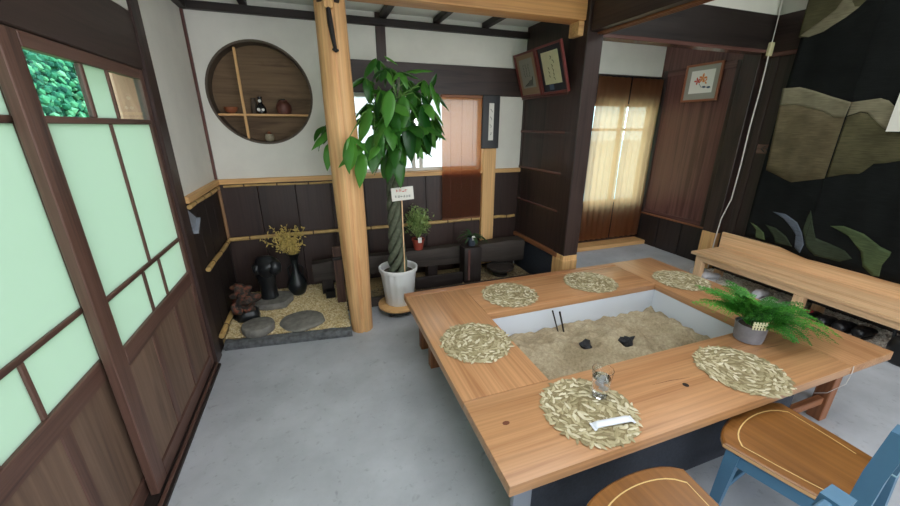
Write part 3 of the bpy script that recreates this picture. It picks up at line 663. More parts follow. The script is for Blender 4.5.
# chairs
def seat_outline(inset=0.0):
    pts = []
    fwid, rwid, d = 0.235-inset, 0.18-inset*0.9, 0.375
    yf, yr = d/2-inset, -d/2+inset
    # left-front to right-front bulging curve, rounded corners
    n = 14
    for i in range(n+1):
        t = -1+2*i/n; x = fwid*t; y = yf+0.040*(1-abs(t)**2.0)-0.022*abs(t)**7; pts.append((x, y))
    for i in range(1, 6):
        t = i/6; pts.append((fwid+(rwid-fwid)*t**0.9+0.006*math.sin(t*PI), yf-0.022+(yr-yf+0.022)*t))
    for i in range(0, 7):
        t = 1-2*i/6; pts.append((rwid*t, yr-0.004*(1-t*t)))
    for i in range(5, 0, -1):
        t = i/6; pts.append((-(fwid+(rwid-fwid)*t**0.9+0.006*math.sin(t*PI)), yf-0.022+(yr-yf+0.022)*t))
    return pts
def make_chair(label, loc, rz, group):
    t = thing('low_chair', label, 'chair', loc, rz, group); H = 0.33
    kw = dict(local=True)
    o = seat_outline(); o2 = seat_outline(0.006)
    m = MB(); n = len(o)
    rings = [[(x, y, H-0.026) for x, y in o2], [(x, y, H-0.020) for x, y in o], [(x, y, H-0.005) for x, y in o], [(x, y, H) for x, y in o2]]
    m.add([p for r in rings for p in r], [(i*n+k, i*n+(k+1) % n, (i+1)*n+(k+1) % n, (i+1)*n+k) for i in range(3) for k in range(n)]+[tuple(range(n)), tuple(3*n+k for k in range(n))])
    s = m.obj('seat', 'seat', t, angle=0.5, **kw)
    # pale edge band and inlaid line
    e = MB(); e1 = [(x*1.003, y*1.003) for x, y in o]
    e.add([(x, y, H-0.019) for x, y in e1]+[(x, y, H-0.006) for x, y in e1], [(k, (k+1) % n, n+(k+1) % n, n+k) for k in range(n)]).obj('edge_band', 'seatedge', s, **kw)
    il = seat_outline(0.042)
    p = [il[i] for i in range(len(il)) if not (il[i][1] < -0.13 and abs(il[i][0]) < 0.12)]
    a = [(x*(0.97 if y > 0.1 else 1.0), y, H+0.0003) for x, y in il]
    q0 = seat_outline(0.042); q1 = seat_outline(0.046)
    e = MB().add([(x, y, H+0.0006) for x, y in q0]+[(x, y, H+0.0006) for x, y in q1], [(k, (k+1) % n, n+(k+1) % n, n+k) for k in list(range(0, 19))+list(range(26, n))])
    e.obj('inlay_line', 'inlay', s, **kw)
    # frame
    B(-0.20, 0.20, 0.125, 0.15, H-0.085, H-0.027, 0.003).obj('apron', 'blue', t, **kw)
    for sx in (-1, 1):
        MB().box(-0.012, 0.012, -0.17, 0.15, H-0.085, H-0.027, 0.003, mat=Matrix.Translation((sx*0.188, -0.01, 0)) @ Matrix.Rotation(-sx*0.135, 4, 'Z')).obj('apron', 'blue', t, **kw)
        MB().add([(sx*x, y, z) for (x, y, z) in ((0.185, 0.11, H-0.027), (0.225, 0.11, H-0.027), (0.225, 0.155, H-0.027), (0.185, 0.155, H-0.027), (0.20, 0.125, 0), (0.232, 0.125, 0), (0.232, 0.16, 0), (0.20, 0.16, 0))],
                 [(0, 1, 2, 3), (4, 7, 6, 5), (0, 4, 5, 1), (1, 5, 6, 2), (2, 6, 7, 3), (3, 7, 4, 0)]).obj('leg', 'blue', t, smooth=False, **kw)
        # rear leg continuing up as the back post
        prof = [(-0.200, 0.0), (-0.182, H), (-0.186, 0.50), (-0.200, 0.67)]
        m = MB(); vs_ = []; fs_ = []
        for (y, z) in prof:
            wv = 0.028
            for (dx, dy) in ((-wv, -0.023), (wv, -0.023), (wv, 0.023), (-wv, 0.023)): vs_.append((sx*0.162+dx, y+dy, z))
        for i in range(3):
            for k in range(4): fs_.append((i*4+k, i*4+(k+1) % 4, i*4+4+(k+1) % 4, i*4+4+k))
        fs_ += [(3, 2, 1, 0), (12, 13, 14, 15)]
        pst = m.add(vs_, fs_).obj('back_post', 'blue', t, smooth=False, **kw)
        MB().box(sx*0.162-0.030, sx*0.162+0.030, -0.2065, -0.157, H+0.0005, H+0.008, 0.002).obj('post_collar', 'bluemark', pst, **kw)
    for (y, z, hh) in ((-0.196, 0.63, 0.035), (-0.186, 0.47, 0.022)):
        B(-0.133, 0.133, y-0.01, y+0.01, z-hh, z+hh, 0.004).obj('back_rail', 'blue', t, **kw)
    B(-0.19, 0.19, 0.128, 0.146, 0.09, 0.115, 0.003).obj('stretcher', 'blue', t, **kw)
    return t
make_chair('low blue chair with honey wood seat tucked against the table by the knot hole', (1.642, 0.553, 0), math.radians(8.5), 'blue chairs at the hearth table')
make_chair('low blue chair with honey wood seat in front of the water glass and wrapped towel', (0.91, 0.472, 0), math.radians(3.5), 'blue chairs at the hearth table')

# placemats
def mat_mesh(seed):
    r = random.Random(seed); m = MB(); R = 0.182
    rings = [(0.012, 5), (0.034, 14), (0.056, 22), (0.078, 30), (0.100, 38), (0.122, 46), (0.144, 54), (0.166, 62), (0.182, 66)]
    for (rad, n) in rings:
        for k in range(n):
            a = 2*PI*(k+r.random()*0.7)/n; rr = rad+r.uniform(-0.006, 0.006); L = r.uniform(0.016, 0.025); Wd = r.uniform(0.0055, 0.0085)
            ang = a+(PI/2 if (rad < 0.15 or k % 3) else 0)+r.uniform(-0.95, 0.95); c = Vector((rr*math.cos(a), rr*math.sin(a), 0.0032+r.uniform(0, 0.002))); d = Vector((math.cos(ang), math.sin(ang), r.uniform(-0.08, 0.08))); s_ = Vector((-math.sin(ang), math.cos(ang), 0))
            zt = Vector((0, 0, 0.0022))
            m.add([c-d*L, c-d*L*0.3+s_*Wd, c-d*L*0.3-s_*Wd, c-d*L*0.3+zt, c+d*L*0.45+s_*Wd*0.85, c+d*L*0.45-s_*Wd*0.85, c+d*L*0.45+zt, c+d*L],
                  [(0, 3, 1), (0, 2, 3), (1, 3, 6, 4), (3, 2, 5, 6), (4, 6, 7), (6, 5, 7)])
    return m
mats = [((0.70, 1.545), 'round woven leaf placemat lying alone on the long side plank facing the sliding doors'),
        ((1.15, 2.0), 'round woven leaf placemat on the far plank in front of the white tree pot'),
        ((1.815, 1.99), 'round woven leaf placemat on the far plank in front of the dark partition post'),
        ((2.485, 1.79), 'round woven leaf placemat on the plank nearest the wall bench'),
        ((0.935, 0.935), 'round woven leaf placemat under the water glass and wrapped towel'),
        ((1.79, 0.905), 'round woven leaf placemat beside the potted fern and the knot hole')]
for i, ((x, y), lab) in enumerate(mats):
    t = thing('placemat', lab, 'placemat', (x, y, TH+0.0005), random.uniform(0, 6), 'woven leaf placemats on the hearth table')
    b = MB().lathe([(0.182, 0.0), (0.182, 0.0028)], (0, 0, 0), 48, jit=0.04).obj('backing', 'matbase', t, local=True, smooth=False)
    w = mat_mesh(i).obj('leaf_weave', 'matleaf', t, local=True, smooth=False); w['kind'] = 'stuff'

# glass of water and towel
gl = thing('water_glass', 'clear tumbler of water standing on the woven placemat', 'glass', (1.03, 0.985, TH+0.0075))
g0 = TH+0.0075
def glassbsdf(name, ior, col=(1, 1, 1, 1)):
    m, n, b = newmat(name); b.inputs['Base Color'].default_value = col; b.inputs['Roughness'].default_value = 0.0; b.inputs['Transmission Weight'].default_value = 1.0; b.inputs['IOR'].default_value = ior; return m
MB().lathe([(0.001, 0), (0.029, 0.0), (0.031, 0.004), (0.043, 0.130), (0.0412, 0.1305), (0.0292, 0.010), (0.001, 0.009)], (1.03, 0.985, g0), 32, caps=False).obj('tumbler', glassbsdf('tumbler_glass', 1.45), gl, angle=1.2)
MB().lathe([(0.001, 0.0102), (0.0288, 0.0105), (0.0368, 0.092), (0.001, 0.092)], (1.03, 0.985, g0), 32, caps=False).obj('water', glassbsdf('water', 1.33, (0.97, 0.99, 1, 1)), gl, angle=1.2)
for (dx, dy, dz, a) in ((0.008, 0.004, 0.078, 0.4), (-0.012, -0.006, 0.070, 1.1), (0.002, -0.012, 0.052, 0.2)):
    MB().box(-0.011, 0.011, -0.011, 0.011, -0.009, 0.009, 0.003, 2, mat=Matrix.Translation((1.03+dx, 0.985+dy, g0+dz)) @ Matrix.Rotation(a, 4, 'Z') @ Matrix.Rotation(0.3, 4, 'X')).obj('ice_cube', translucent('ice', (232, 238, 244), 0.5, 0.5, 0.1), gl)
tw = thing('wrapped_towel', 'white plastic-wrapped wet towel on the placemat below the glass', 'towel', (0.968, 0.838, TH+0.008), math.radians(-7))
m = MB(); vs_ = []; fs_ = []; nu, nv = 20, 12
for i in range(nu+1):
    u = -1+2*i/nu; x = 0.082*u; flat = 1-abs(u)**12; wv = 0.0155+0.003*(abs(u) > 0.93)
    for k in range(nv):
        a = 2*PI*k/nv; vs_.append((x, wv*math.cos(a), 0.0085*flat*1.0+0.0012+(0.0075*flat+0.0008)*math.sin(a)*(1+0.06*noise.noise((x*60, a, 1)))))
for i in range(nu):
    for k in range(nv): fs_.append((i*nv+k, i*nv+(k+1) % nv, (i+1)*nv+(k+1) % nv, (i+1)*nv+k))
fs_ += [tuple(range(nv)), tuple(nu*nv+k for k in range(nv))]
m.add(vs_, fs_).obj('wrapper', 'plasticwrap', tw, local=True, angle=1.2)
for s_ in (-1, 1):
    B(s_*0.080, s_*0.090, -0.019, 0.019, 0.0008, 0.003, 0.0005).obj('sealed_end', 'plasticwrap', tw, local=True)
for k in range(7):
    B(-0.03+k*0.008, -0.0255+k*0.008, -0.003, 0.003, 0.0168, 0.0176).obj('print_mark', 'inkgrey', tw, local=True)

# fern in grey pot
random.seed(21)
fx, fy = 2.10, 1.075
fn = thing('potted_fern', 'green fern in a grey ceramic pot at the hearth corner of the table', 'plant', (fx, fy, TH))
MB().lathe([(0.052, 0.0005), (0.064, 0.004), (0.068, 0.03), (0.072, 0.092), (0.074, 0.100), (0.068, 0.100), (0.064, 0.090), (0.002, 0.088)], (fx, fy, TH), 32).obj('pot', 'greypot', fn)
MB().lathe([(0.063, 0.0885), (0.05, 0.092), (0.002, 0.095)], (fx, fy, TH), 24).obj('soil', 'soil', fn)
def frond(L, az, el, droop, pw):
    m = MB(); base = Vector((fx+0.02*math.cos(az), fy+0.02*math.sin(az), TH+0.090)); n = 14; pts = []; p = base.copy(); e = el
    for i in range(n+1):
        pts.append(p.copy()); e -= droop/n; p = p+Vector((math.cos(az)*math.cos(e), math.sin(az)*math.cos(e), math.sin(e)))*(L/n)
        if p.z < TH+0.010 and math.hypot(p.x-fx, p.y-fy) > 0.07: p.z = TH+0.010
    m.tube(pts, [0.0018*(1-0.7*i/n) for i in range(n+1)], 4)
    for i in range(4, n+1):
        t = (pts[i]-pts[i-1]).normalized(); sd = t.cross(Vector((0, 0, 1)))
        if sd.length < 0.1: sd = Vector((-math.sin(az), math.cos(az), 0))
        sd.normalize(); upv = sd.cross(t); w = pw*2.0*(1-(i-4)/(n-3))**0.8+0.006
        for sgn in (-1, 1):
            d = (sd*sgn+t*0.7+upv*random.uniform(-0.15, 0.25)).normalized(); c = pts[i]; sl = d.cross(upv).normalized(); drp = random.uniform(0.1, 0.6); nq = max(2, int(w/0.009))
            for q in range(nq):
                f0 = (q+0.6)/nq; cc = c+d*w*f0-upv*w*drp*f0*f0; ll = 0.017*(1.1-f0)+0.004
                for s2 in (-1, 1):
                    tw_ = random.uniform(-0.004, 0.004); m.add([cc-d*0.001, cc+sl*s2*ll*0.5-d*0.001+upv*tw_, cc+sl*s2*ll+d*ll*0.5, cc+sl*s2*ll*0.45+d*0.0085+upv*tw_], [(0, 1, 2, 3)])
    return m
fr_list = []
for k in range(46):
    fr_list.append((random.uniform(0.17, 0.29), 2*PI*k/46+random.uniform(-0.15, 0.15), random.uniform(0.75, 1.45), random.uniform(1.0, 1.7), random.uniform(0.024, 0.036)))
fr_list += [(0.42, -0.50, 0.55, 1.15, 0.05), (0.40, -0.30, 0.7, 1.3, 0.05), (0.34, -0.75, 0.6, 1.2, 0.045), (0.36, -0.1, 0.8, 1.3, 0.045), (0.30, 2.6, 0.9, 1.0, 0.04), (0.28, 3.0, 0.8, 1.0, 0.04), (0.30, 1.9, 1.0, 1.0, 0.04)]
fr_list = [a if abs((a[1]-3.6+PI) % (2*PI)-PI) > 0.9 else (a[0]*0.75, a[1], 1.25+a[2]*0.15, 0.7, a[4]*0.8) for a in fr_list]
for a in fr_list: frond(*a).obj('frond', 'fleaf', fn, smooth=False)
fg = thing('fence_pick', 'tiny cream wooden picket pick stuck in the fern pot', 'plant pick', (fx-0.050, fy-0.062, TH+0.112), math.radians(-30))
for k in range(5): B(-0.030+k*0.0135, -0.022+k*0.0135, -0.002, 0.002, -0.012, 0.034, 0.001).obj('picket', 'cream', fg, local=True)
for z in (0.004, 0.018): B(-0.034, 0.036, -0.0035, -0.002, z, z+0.007, 0.001).obj('picket_rail', 'cream', fg, local=True)

# ================================================================== ALCOVE
# stone curb and gravel
def gz(y): return 0.045+0.06*(y-2.6)/0.78
cu = thing('stone_curb', 'rough dark grey stone curb edging the gravel alcove', 'curb', (-0.3, 2.55, 0.0))
m = MB(); vs_ = []; fs_ = []; n = 60
prof = [(0, 0), (-0.006, 0.028), (0.006, 0.044), (0.02, 0.050), (0.065, 0.050), (0.075, 0.042), (0.075, 0)]
for i in range(n+1):
    t = i/n; x = -0.752+0.868*t; y = 2.612-0.105*t
    for k, (dy, z) in enumerate(prof):
        q = 0.016*noise.noise((x*14, k*0.9, 2)) if 0 < k < 5 else 0
        vs_.append((x, y+dy+q, z+(0.006*noise.noise((x*11, k*1.3, 7)) if z > 0.01 else 0)))
np_ = len(prof)
for i in range(n):
    for k in range(np_): k2 = (k+1) % np_; fs_.append((i*np_+k, i*np_+k2, (i+1)*np_+k2, (i+1)*np_+k))
fs_ += [tuple(range(np_)), tuple(n*np_+k for k in range(np_))]
m.add(vs_, fs_).obj('stone', 'stonedark', cu, angle=0.5)
gb = struct('floor_gravel_bed')
MB().add([(-0.769, 2.68, 0.0), (0.11, 2.575, 0.0), (0.11, 2.97, 0.0), (1.94, 2.97, 0.0), (1.94, 3.379, 0.0), (-0.769, 3.379, 0.0),
          (-0.769, 2.68, 0.045), (0.11, 2.575, 0.039), (0.11, 2.97, 0.068), (1.94, 2.97, 0.07), (1.94, 3.379, 0.07), (-0.769, 3.379, 0.099)],
         [(0, 1, 2, 3, 4, 5), (6, 7, 8, 9, 10, 11)]+[(i, (i+1) % 6, 6+(i+1) % 6, 6+i) for i in range(6)]).obj('bed', plain('bed_sand', (150, 128, 88), 0.95, nscale=50, namt=0.3), gb, smooth=False)
B(0.12, 1.945, 2.93, 2.968, 0.0, 0.085, 0.004).obj('edging', 'weatheredX', gb)
B(0.74, 1.20, 2.99, 3.02, 0.072, 0.19, 0.004).obj('edging', 'blackX', gb)
def pebbles(n, xr, yr, z, rad, seed, keep=None, zf=None):
    g = np.random.default_rng(seed); P = []
    x = g.uniform(*xr, n); y = g.uniform(*yr, n)
    if keep: k = np.array([keep(a, b) for a, b in zip(x, y)]); x, y = x[k], y[k]
    if zf: z = zf(y)[:, None]
    n = len(x); base = np.array([(1, 0, 0), (0, 1, 0), (-1, 0, 0), (0, -1, 0), (0, 0, 1), (0.7, 0.7, 0.45), (-0.7, 0.7, 0.45), (-0.7, -0.7, 0.45), (0.7, -0.7, 0.45)], float)
    fa = np.array([(0, 1, 5), (1, 2, 6), (2, 3, 7), (3, 0, 8), (5, 1, 4), (1, 6, 4), (6, 2, 4), (2, 7, 4), (7, 3, 4), (3, 8, 4), (8, 0, 4), (0, 5, 4)])
    a = g.uniform(0, 6.28, n); r = rad*g.uniform(0.6, 1.3, n); c, s_ = np.cos(a), np.sin(a)
    jit = 1+0.25*g.standard_normal((n, 9)); bx = base[None]*jit[..., None]; sx = r[:, None]*bx[..., 0]*1.2; sy = r[:, None]*bx[..., 1]*0.85; sz = r[:, None]*bx[..., 2]*0.8
    V = np.stack([x[:, None]+c[:, None]*sx-s_[:, None]*sy, y[:, None]+s_[:, None]*sx+c[:, None]*sy, z-0.002+sz+g.uniform(0, 0.003, n)[:, None]], -1)
    F = fa[None]+(np.arange(n)*9)[:, None, None]
    m = MB(); m.v = [tuple(v) for v in V.reshape(-1, 3)]; m.f = [tuple(f) for f in F.reshape(-1, 3)]; return m
g1 = pebbles(15000, (-0.75, 0.11), (2.58, 3.36), 0, 0.0075, 1, lambda a, b: b > 2.682-(a+0.752)*0.121+0.01, gz).obj('alcove_gravel', 'gravel', smooth=False); g1['kind'] = 'stuff'
tag(g1, 'cream gravel covering the alcove floor around the flat stones', 'gravel')
g2 = pebbles(5500, (0.13, 1.93), (2.98, 3.36), 0.07, 0.009, 2).obj('painted_shade_gravel', island('gravel_painted_shade', [(0, (92, 80, 60)), (0.5, (124, 108, 80)), (1, (150, 136, 108))], 0.9), smooth=False); g2['kind'] = 'stuff'  # pebble colours darkened to paint in the shade around the timber
tag(g2, 'tan gravel with painted-in shade under the long blackened timber by the window wall', 'gravel')
g3 = pebbles(14000, (3.56, 4.04), (0.3, 2.58), 0.002, 0.010, 3, lambda a, b: a > 3.60 or b < 2.3).obj('bench_gravel', 'gravelw', smooth=False); g3['kind'] = 'stuff'
tag(g3, 'white and grey gravel strip under the long wall bench', 'gravel')

# stones
GZ = 0.09
st = thing('stepping_stone', 'flat broad grey stepping stone lying in the gravel beside the log pillar', 'stone', (-0.235, 2.765, gz(2.765)), 0, 'grey stones in the gravel alcove')
MB().lathe([(0.15, -0.01), (0.166, 0.006), (0.16, 0.014), (0.145, 0.018), (0.001, 0.019)], (-0.235, 2.765, gz(2.765)), 32, 1.0, 0.98, 0.14).obj('slab', 'stone', st, angle=0.8)
st = thing('round_stone', 'thick drum-shaped grey stone near the curb in front of the red figurine', 'stone', (-0.54, 2.735, gz(2.735)), 0, 'grey stones in the gravel alcove')
MB().lathe([(0.105, -0.01), (0.112, 0.012), (0.116, 0.040), (0.110, 0.056), (0.10, 0.060), (0.001, 0.061)], (-0.54, 2.735, gz(2.735)), 32, 1.0, 0.95, 0.06).obj('drum', 'stone', st, angle=0.8)
st = thing('base_stone', 'flat grey stone carrying the black bronze bust', 'stone', (-0.45, 3.14, gz(3.0)), 0, 'grey stones in the gravel alcove')
MB().lathe([(0.148, -0.01), (0.160, 0.01), (0.162, 0.042), (0.152, 0.054), (0.001, 0.056)], (-0.472, 3.135, gz(3.0)), 28, 1.02, 0.92, 0.2).obj('slab', 'stone', st, angle=0.8)
# bronze bust
SZ = gz(3.0)+0.055
bs = thing('bronze_bust', 'glossy black abstract bust with bulbous head on a flat stone', 'sculpture', (-0.49, 3.15, SZ))
MB().lathe([(0.066, 0.0), (0.070, 0.014), (0.064, 0.035), (0.062, 0.10), (0.066, 0.16), (0.078, 0.20), (0.072, 0.235), (0.03, 0.26)], (-0.49, 3.15, SZ), 28, 1, 0.85, 0.15).obj('torso', 'bronze', bs, angle=1.4)
rock((-0.475, 3.13, SZ+0.29), 0.105, (1.0, 0.9, 0.86), 4, 3, 0.25).obj('head', 'bronze', bs, angle=1.4)
rock((-0.545, 3.09, SZ+0.285), 0.042, (0.8, 0.9, 1.2), 6, 2, 0.3).obj('ear_lobe', 'bronze', bs, angle=1.4)
rock((-0.41, 3.07, SZ+0.285), 0.058, (0.9, 0.7, 1.1), 8, 2, 0.3).obj('face_bulge', 'bronze', bs, angle=1.4)
# vase with dried flowers
vx, vy = -0.272, 3.225; GZ = gz(3.2)
vz = thing('flower_vase', 'black round-bellied vase holding a spray of dried yellow flowers', 'vase', (vx, vy, GZ))
MB().lathe([(0.04, 0.0), (0.060, 0.02), (0.080, 0.075), (0.077, 0.125), (0.05, 0.18), (0.028, 0.225), (0.026, 0.30), (0.036, 0.355), (0.055, 0.385), (0.05, 0.385), (0.022, 0.30), (0.001, 0.27)], (vx, vy, GZ), 28).obj('body', 'vase', vz, angle=1.4)
for s_ in (-1, 1): MB().tube([(vx+s_*0.03, vy, GZ+0.28), (vx+s_*0.062, vy, GZ+0.25), (vx+s_*0.055, vy, GZ+0.17)], 0.007, 6).obj('handle', 'vase', vz)
random.seed(5)
for k in range(22):
    az = random.uniform(0, 2*PI); sp = random.uniform(0.02, 0.13); hgt = random.uniform(0.10, 0.25)
    tip = Vector((vx+math.cos(az)*sp-0.035, vy+math.sin(az)*sp*0.6-0.02, GZ+0.37+hgt)); b0 = Vector((vx, vy, GZ+0.34))
    if k == 0: tip = Vector((vx-0.20, vy-0.05, GZ+0.53))
    if k == 1: tip = Vector((vx+0.12, vy-0.02, GZ+0.61))
    if k == 2: tip = Vector((vx-0.15, vy-0.05, GZ+0.58))
    m = MB().tube([b0, b0.lerp(tip, 0.5)+Vector((0, 0, 0.02)), tip], 0.002, 4)
    for q in range(20):
        t = random.uniform(0.35, 1.05); c = b0.lerp(tip, t)+Vector((random.gauss(0, 0.014), random.gauss(0, 0.014), random.gauss(0, 0.012)))
        d = Vector((random.gauss(0, 1), random.gauss(0, 1), random.gauss(0.3, 1))).normalized()*random.uniform(0.012, 0.022)
        s1 = d.orthogonal().normalized()*0.007; s2 = d.cross(s1).normalized()*0.004
        m.add([c-d, c+s1, c+s2, c-s1, c-s2, c+d], [(0, 1, 2), (0, 2, 3), (0, 3, 4), (0, 4, 1), (5, 2, 1), (5, 3, 2), (5, 4, 3), (5, 1, 4)])
    m.obj('flower_sprig', 'yellow', vz, smooth=False)
# red figurine
fgx, fgy = -0.638, 2.935; GZ = gz(2.93)
fi = thing('clay_figurine', 'red-brown clay guardian figurine sitting on a dark base against the boards', 'figurine', (fgx, fgy, GZ))
MB().lathe([(0.088, 0.0), (0.096, 0.012), (0.090, 0.05), (0.078, 0.075), (0.001, 0.078)], (fgx, fgy, GZ), 22, 1, 0.85, 0.25).obj('plinth', 'vase', fi, angle=0.8)
rock((fgx, fgy, GZ+0.145), 0.095, (0.95, 0.8, 0.9), 11, 3, 0.7).obj('body', 'clay', fi, angle=1.2)
rock((fgx-0.012, fgy-0.01, GZ+0.225), 0.066, (1.05, 0.9, 0.95), 23, 3, 0.8).obj('head', 'clay', fi, angle=1.2)
rock((fgx-0.035, fgy+0.0, GZ+0.275), 0.034, (1.2, 1.0, 0.7), 25, 3, 0.7).obj('crest', 'clay', fi, angle=1.2)
rock((fgx+0.03, fgy-0.055, GZ+0.175), 0.045, (1.0, 0.7, 0.8), 27, 3, 0.7).obj('chest', 'clay', fi, angle=1.2)
rock((fgx-0.055, fgy-0.045, GZ+0.105), 0.04, (0.9, 0.9, 1.1), 29, 3, 0.7).obj('paw', 'clay', fi, angle=1.2)
# blackened long timber along the wall, plank, box, stump, dish
lt = thing('long_timber', 'long blackened timber lying along the wall behind the white tree pot', 'timber', (0.9, 3.2, 0.07))
m = MB(); vs_ = []; fs_ = []; n = 40
for i in range(n+1):
    t = i/n; x = -0.13+2.06*t; hh = 0.085+0.01*noise.noise((x*3, 0, 0)); zc = 0.30+0.012*math.sin(x*2); 
    if x > 1.35: hh += 0.025*min(1, (x-1.35)*3); zc += 0.0
    dy = 0.055+0.03*min(1, max(0, (x-1.2)*2))
    for (a, b) in ((-1, -0.75), (-0.85, -1), (0.85, -1), (1, -0.75), (1, 0.75), (0.85, 1), (-0.85, 1), (-1, 0.75)):
        vs_.append((x, 3.20+a*dy+0.006*noise.noise((x*6, a*3, b*3)), zc+b*hh+0.006*noise.noise((x*7, b*3, a))))
for i in range(n):
    for k in range(8): fs_.append((i*8+k, i*8+(k+1) % 8, (i+1)*8+(k+1) % 8, (i+1)*8+k))
fs_ += [tuple(range(8)), tuple(n*8+k for k in range(8))]
m.add(vs_, fs_).obj('log', 'weatheredX', lt, angle=0.7)
for x in (-0.02, 0.95, 1.78): B(x-0.05, x+0.05, 3.15, 3.25, 0.071, 0.235, 0.006).obj('foot_block', 'blackZ', lt)
up_ = thing('upright_plank', 'dark brown narrow plank standing behind the log pillar', 'plank', (0.07, 2.98, gz(2.97)))
B(0.045, 0.115, 2.96, 2.985, gz(2.97), 0.575, 0.003).obj('board', 'doorZ', up_)
B(0.035, 0.125, 2.955, 2.99, 0.46, 0.49, 0.003).obj('cleat', 'blackX', up_)
GZ = gz(3.09)+0.004
bx_ = thing('black_box', 'small open black box on the gravel under the long timber', 'box', (-0.005, 3.09, GZ))
for (a, b, c, d) in ((-0.045, 0.035, 3.055, 3.06), (-0.045, 0.035, 3.115, 3.12), (-0.045, -0.04, 3.06, 3.115), (0.03, 0.035, 3.06, 3.115)): B(a, b, c, d, GZ+0.004, GZ+0.06).obj('side', 'blacklac', bx_, smooth=False)
B(-0.045, 0.035, 3.055, 3.12, GZ, GZ+0.004).obj('bottom', 'blacklac', bx_, smooth=False)
sp_ = thing('timber_stump', 'square upright dark timber stump with reddish split face', 'stump', (1.30, 3.06, 0.072))
B(1.215, 1.39, 2.985, 3.125, 0.072, 0.425, 0.01, 2).obj('block', 'blackZ', sp_)
B(1.248, 1.272, 2.981, 2.986, 0.10, 0.41, 0.001).obj('split_face', 'redZ', sp_)
ds = thing('pedestal_dish', 'round dark brown dish on a short foot standing on shaded gravel', 'dish', (1.64, 3.07, 0.072))
MB().lathe([(0.07, 0.0), (0.075, 0.012), (0.055, 0.03), (0.055, 0.045), (0.115, 0.06), (0.135, 0.08), (0.138, 0.10), (0.128, 0.10), (0.12, 0.082), (0.001, 0.078)], (1.64, 3.07, 0.072), 28).obj('bowl', 'weatheredX', ds, angle=0.9)
# small plants on the timber
random.seed(9)
def small_plant(name, label, c, potr, poth, potmat, leafm, n, spread, hgt, kind):
    t = thing(name, label, 'plant', c)
    MB().lathe([(potr*0.72, 0.0), (potr*0.95, poth*0.85), (potr*1.06, poth*0.86), (potr*1.06, poth), (potr*0.92, poth), (potr*0.9, poth*0.86), (0.001, poth*0.85)], c, 24).obj('pot', potmat, t, angle=0.6)
    MB().lathe([(potr*0.88, poth*0.862), (0.001, poth*0.90)], c, 18).obj('soil', 'soil', t)
    B(c[0]-0.018, c[0]+0.018, c[1]-potr-0.006, c[1]-potr-0.003, c[2]+poth*0.75, c[2]+poth*1.25, 0.0005).obj('plant_tag', 'paper', t)
    for k in range(n):
        az = random.uniform(0, 2*PI); m = MB()
        if kind == 'bush':
            hz = random.uniform(0.25, 1.0)*hgt; sr = spread*math.sin(PI*min(1, max(0.15, hz/hgt*0.9)))*random.uniform(0.3, 1.0); tip = Vector((c[0]+sr*math.cos(az), c[1]+sr*math.sin(az), c[2]+poth+hz)); b0 = Vector((c[0], c[1], c[2]+poth*0.9))
            m.tube([b0, b0.lerp(tip, 0.6)+Vector((0, 0, 0.02)), tip], 0.002, 4)
            for q in range(7):
                cc = tip+Vector((random.gauss(0, 0.018), random.gauss(0, 0.018), random.gauss(-0.01, 0.02))); d = Vector((random.gauss(0, 1), random.gauss(0, 1), random.gauss(0.2, 0.6))).normalized()*random.uniform(0.014, 0.022); s_ = d.cross(Vector((0, 0, 1))).normalized()*0.009
                m.add([cc-d, cc+s_, cc+d, cc-s_], [(0, 1, 2, 3)])
        else:
            el = random.uniform(0.3, 1.2); L = random.uniform(0.6, 1.0)*spread*1.3; p = Vector((c[0], c[1], c[2]+poth*0.9)); pts = []; e = el
            for i in range(9): pts.append(p.copy()); e -= 0.2; p = p+Vector((math.cos(az)*math.cos(e), math.sin(az)*math.cos(e), math.sin(e)))*(L/8)
            s_ = Vector((-math.sin(az), math.cos(az), 0)); w = [0.006, 0.010, 0.012, 0.012, 0.011, 0.009, 0.007, 0.004, 0.001]
            vs2 = [q-s_*wi for q, wi in zip(pts, w)]+[q+s_*wi for q, wi in zip(pts, w)]; m.add(vs2, [(i, i+1, 9+i+1, 9+i) for i in range(8)])
        m.obj('sprig' if kind == 'bush' else 'blade', leafm, t, smooth=False)
small_plant('potted_shrub', 'small bush with pale variegated leaves in a red pot on the long timber', (0.825, 3.195, 0.40), 0.058, 0.105, 'redpot', 'pleaf', 90, 0.125, 0.30, 'bush')
small_plant('potted_grass', 'small dark fern-like plant in a blue-grey pot on the timber stump', (1.315, 3.06, 0.426), 0.045, 0.085, 'blackpot', 'dleaf', 26, 0.16, 0.12, 'grass')

# ------------------------------------------------------------------ money tree
random.seed(33)
mx_, my_ = 0.545, 2.80
dl = thing('plant_dolly', 'round pale plywood plant dolly under the white tree pot', 'dolly', (mx_, my_, 0.0))
MB().lathe([(0.165, 0.062), (0.172, 0.066), (0.172, 0.082), (0.165, 0.086)], (mx_-0.01, my_-0.01, 0), 40).obj('board', 'tanX', dl, angle=0.7)
MB().lathe([(0.150, 0.045), (0.155, 0.061)], (mx_-0.01, my_-0.01, 0), 40).obj('underboard', 'blackX', dl)
for k in range(4):
    a = PI/4+k*PI/2; cx, cy = mx_-0.01+0.115*math.cos(a), my_-0.01+0.115*math.sin(a)
    MB().tube([(cx-0.01, cy, 0.021), (cx+0.01, cy, 0.021)], 0.020, 14).obj('caster', 'iron', dl)
    B(cx-0.012, cx+0.012, cy-0.012, cy+0.012, 0.038, 0.046).obj('caster_plate', 'iron', dl, smooth=False)
PZ = 0.0865
mt_ = thing('potted_money_tree', 'tall braided money tree in a ribbed white pot beside the log pillar', 'plant', (mx_, my_, PZ))
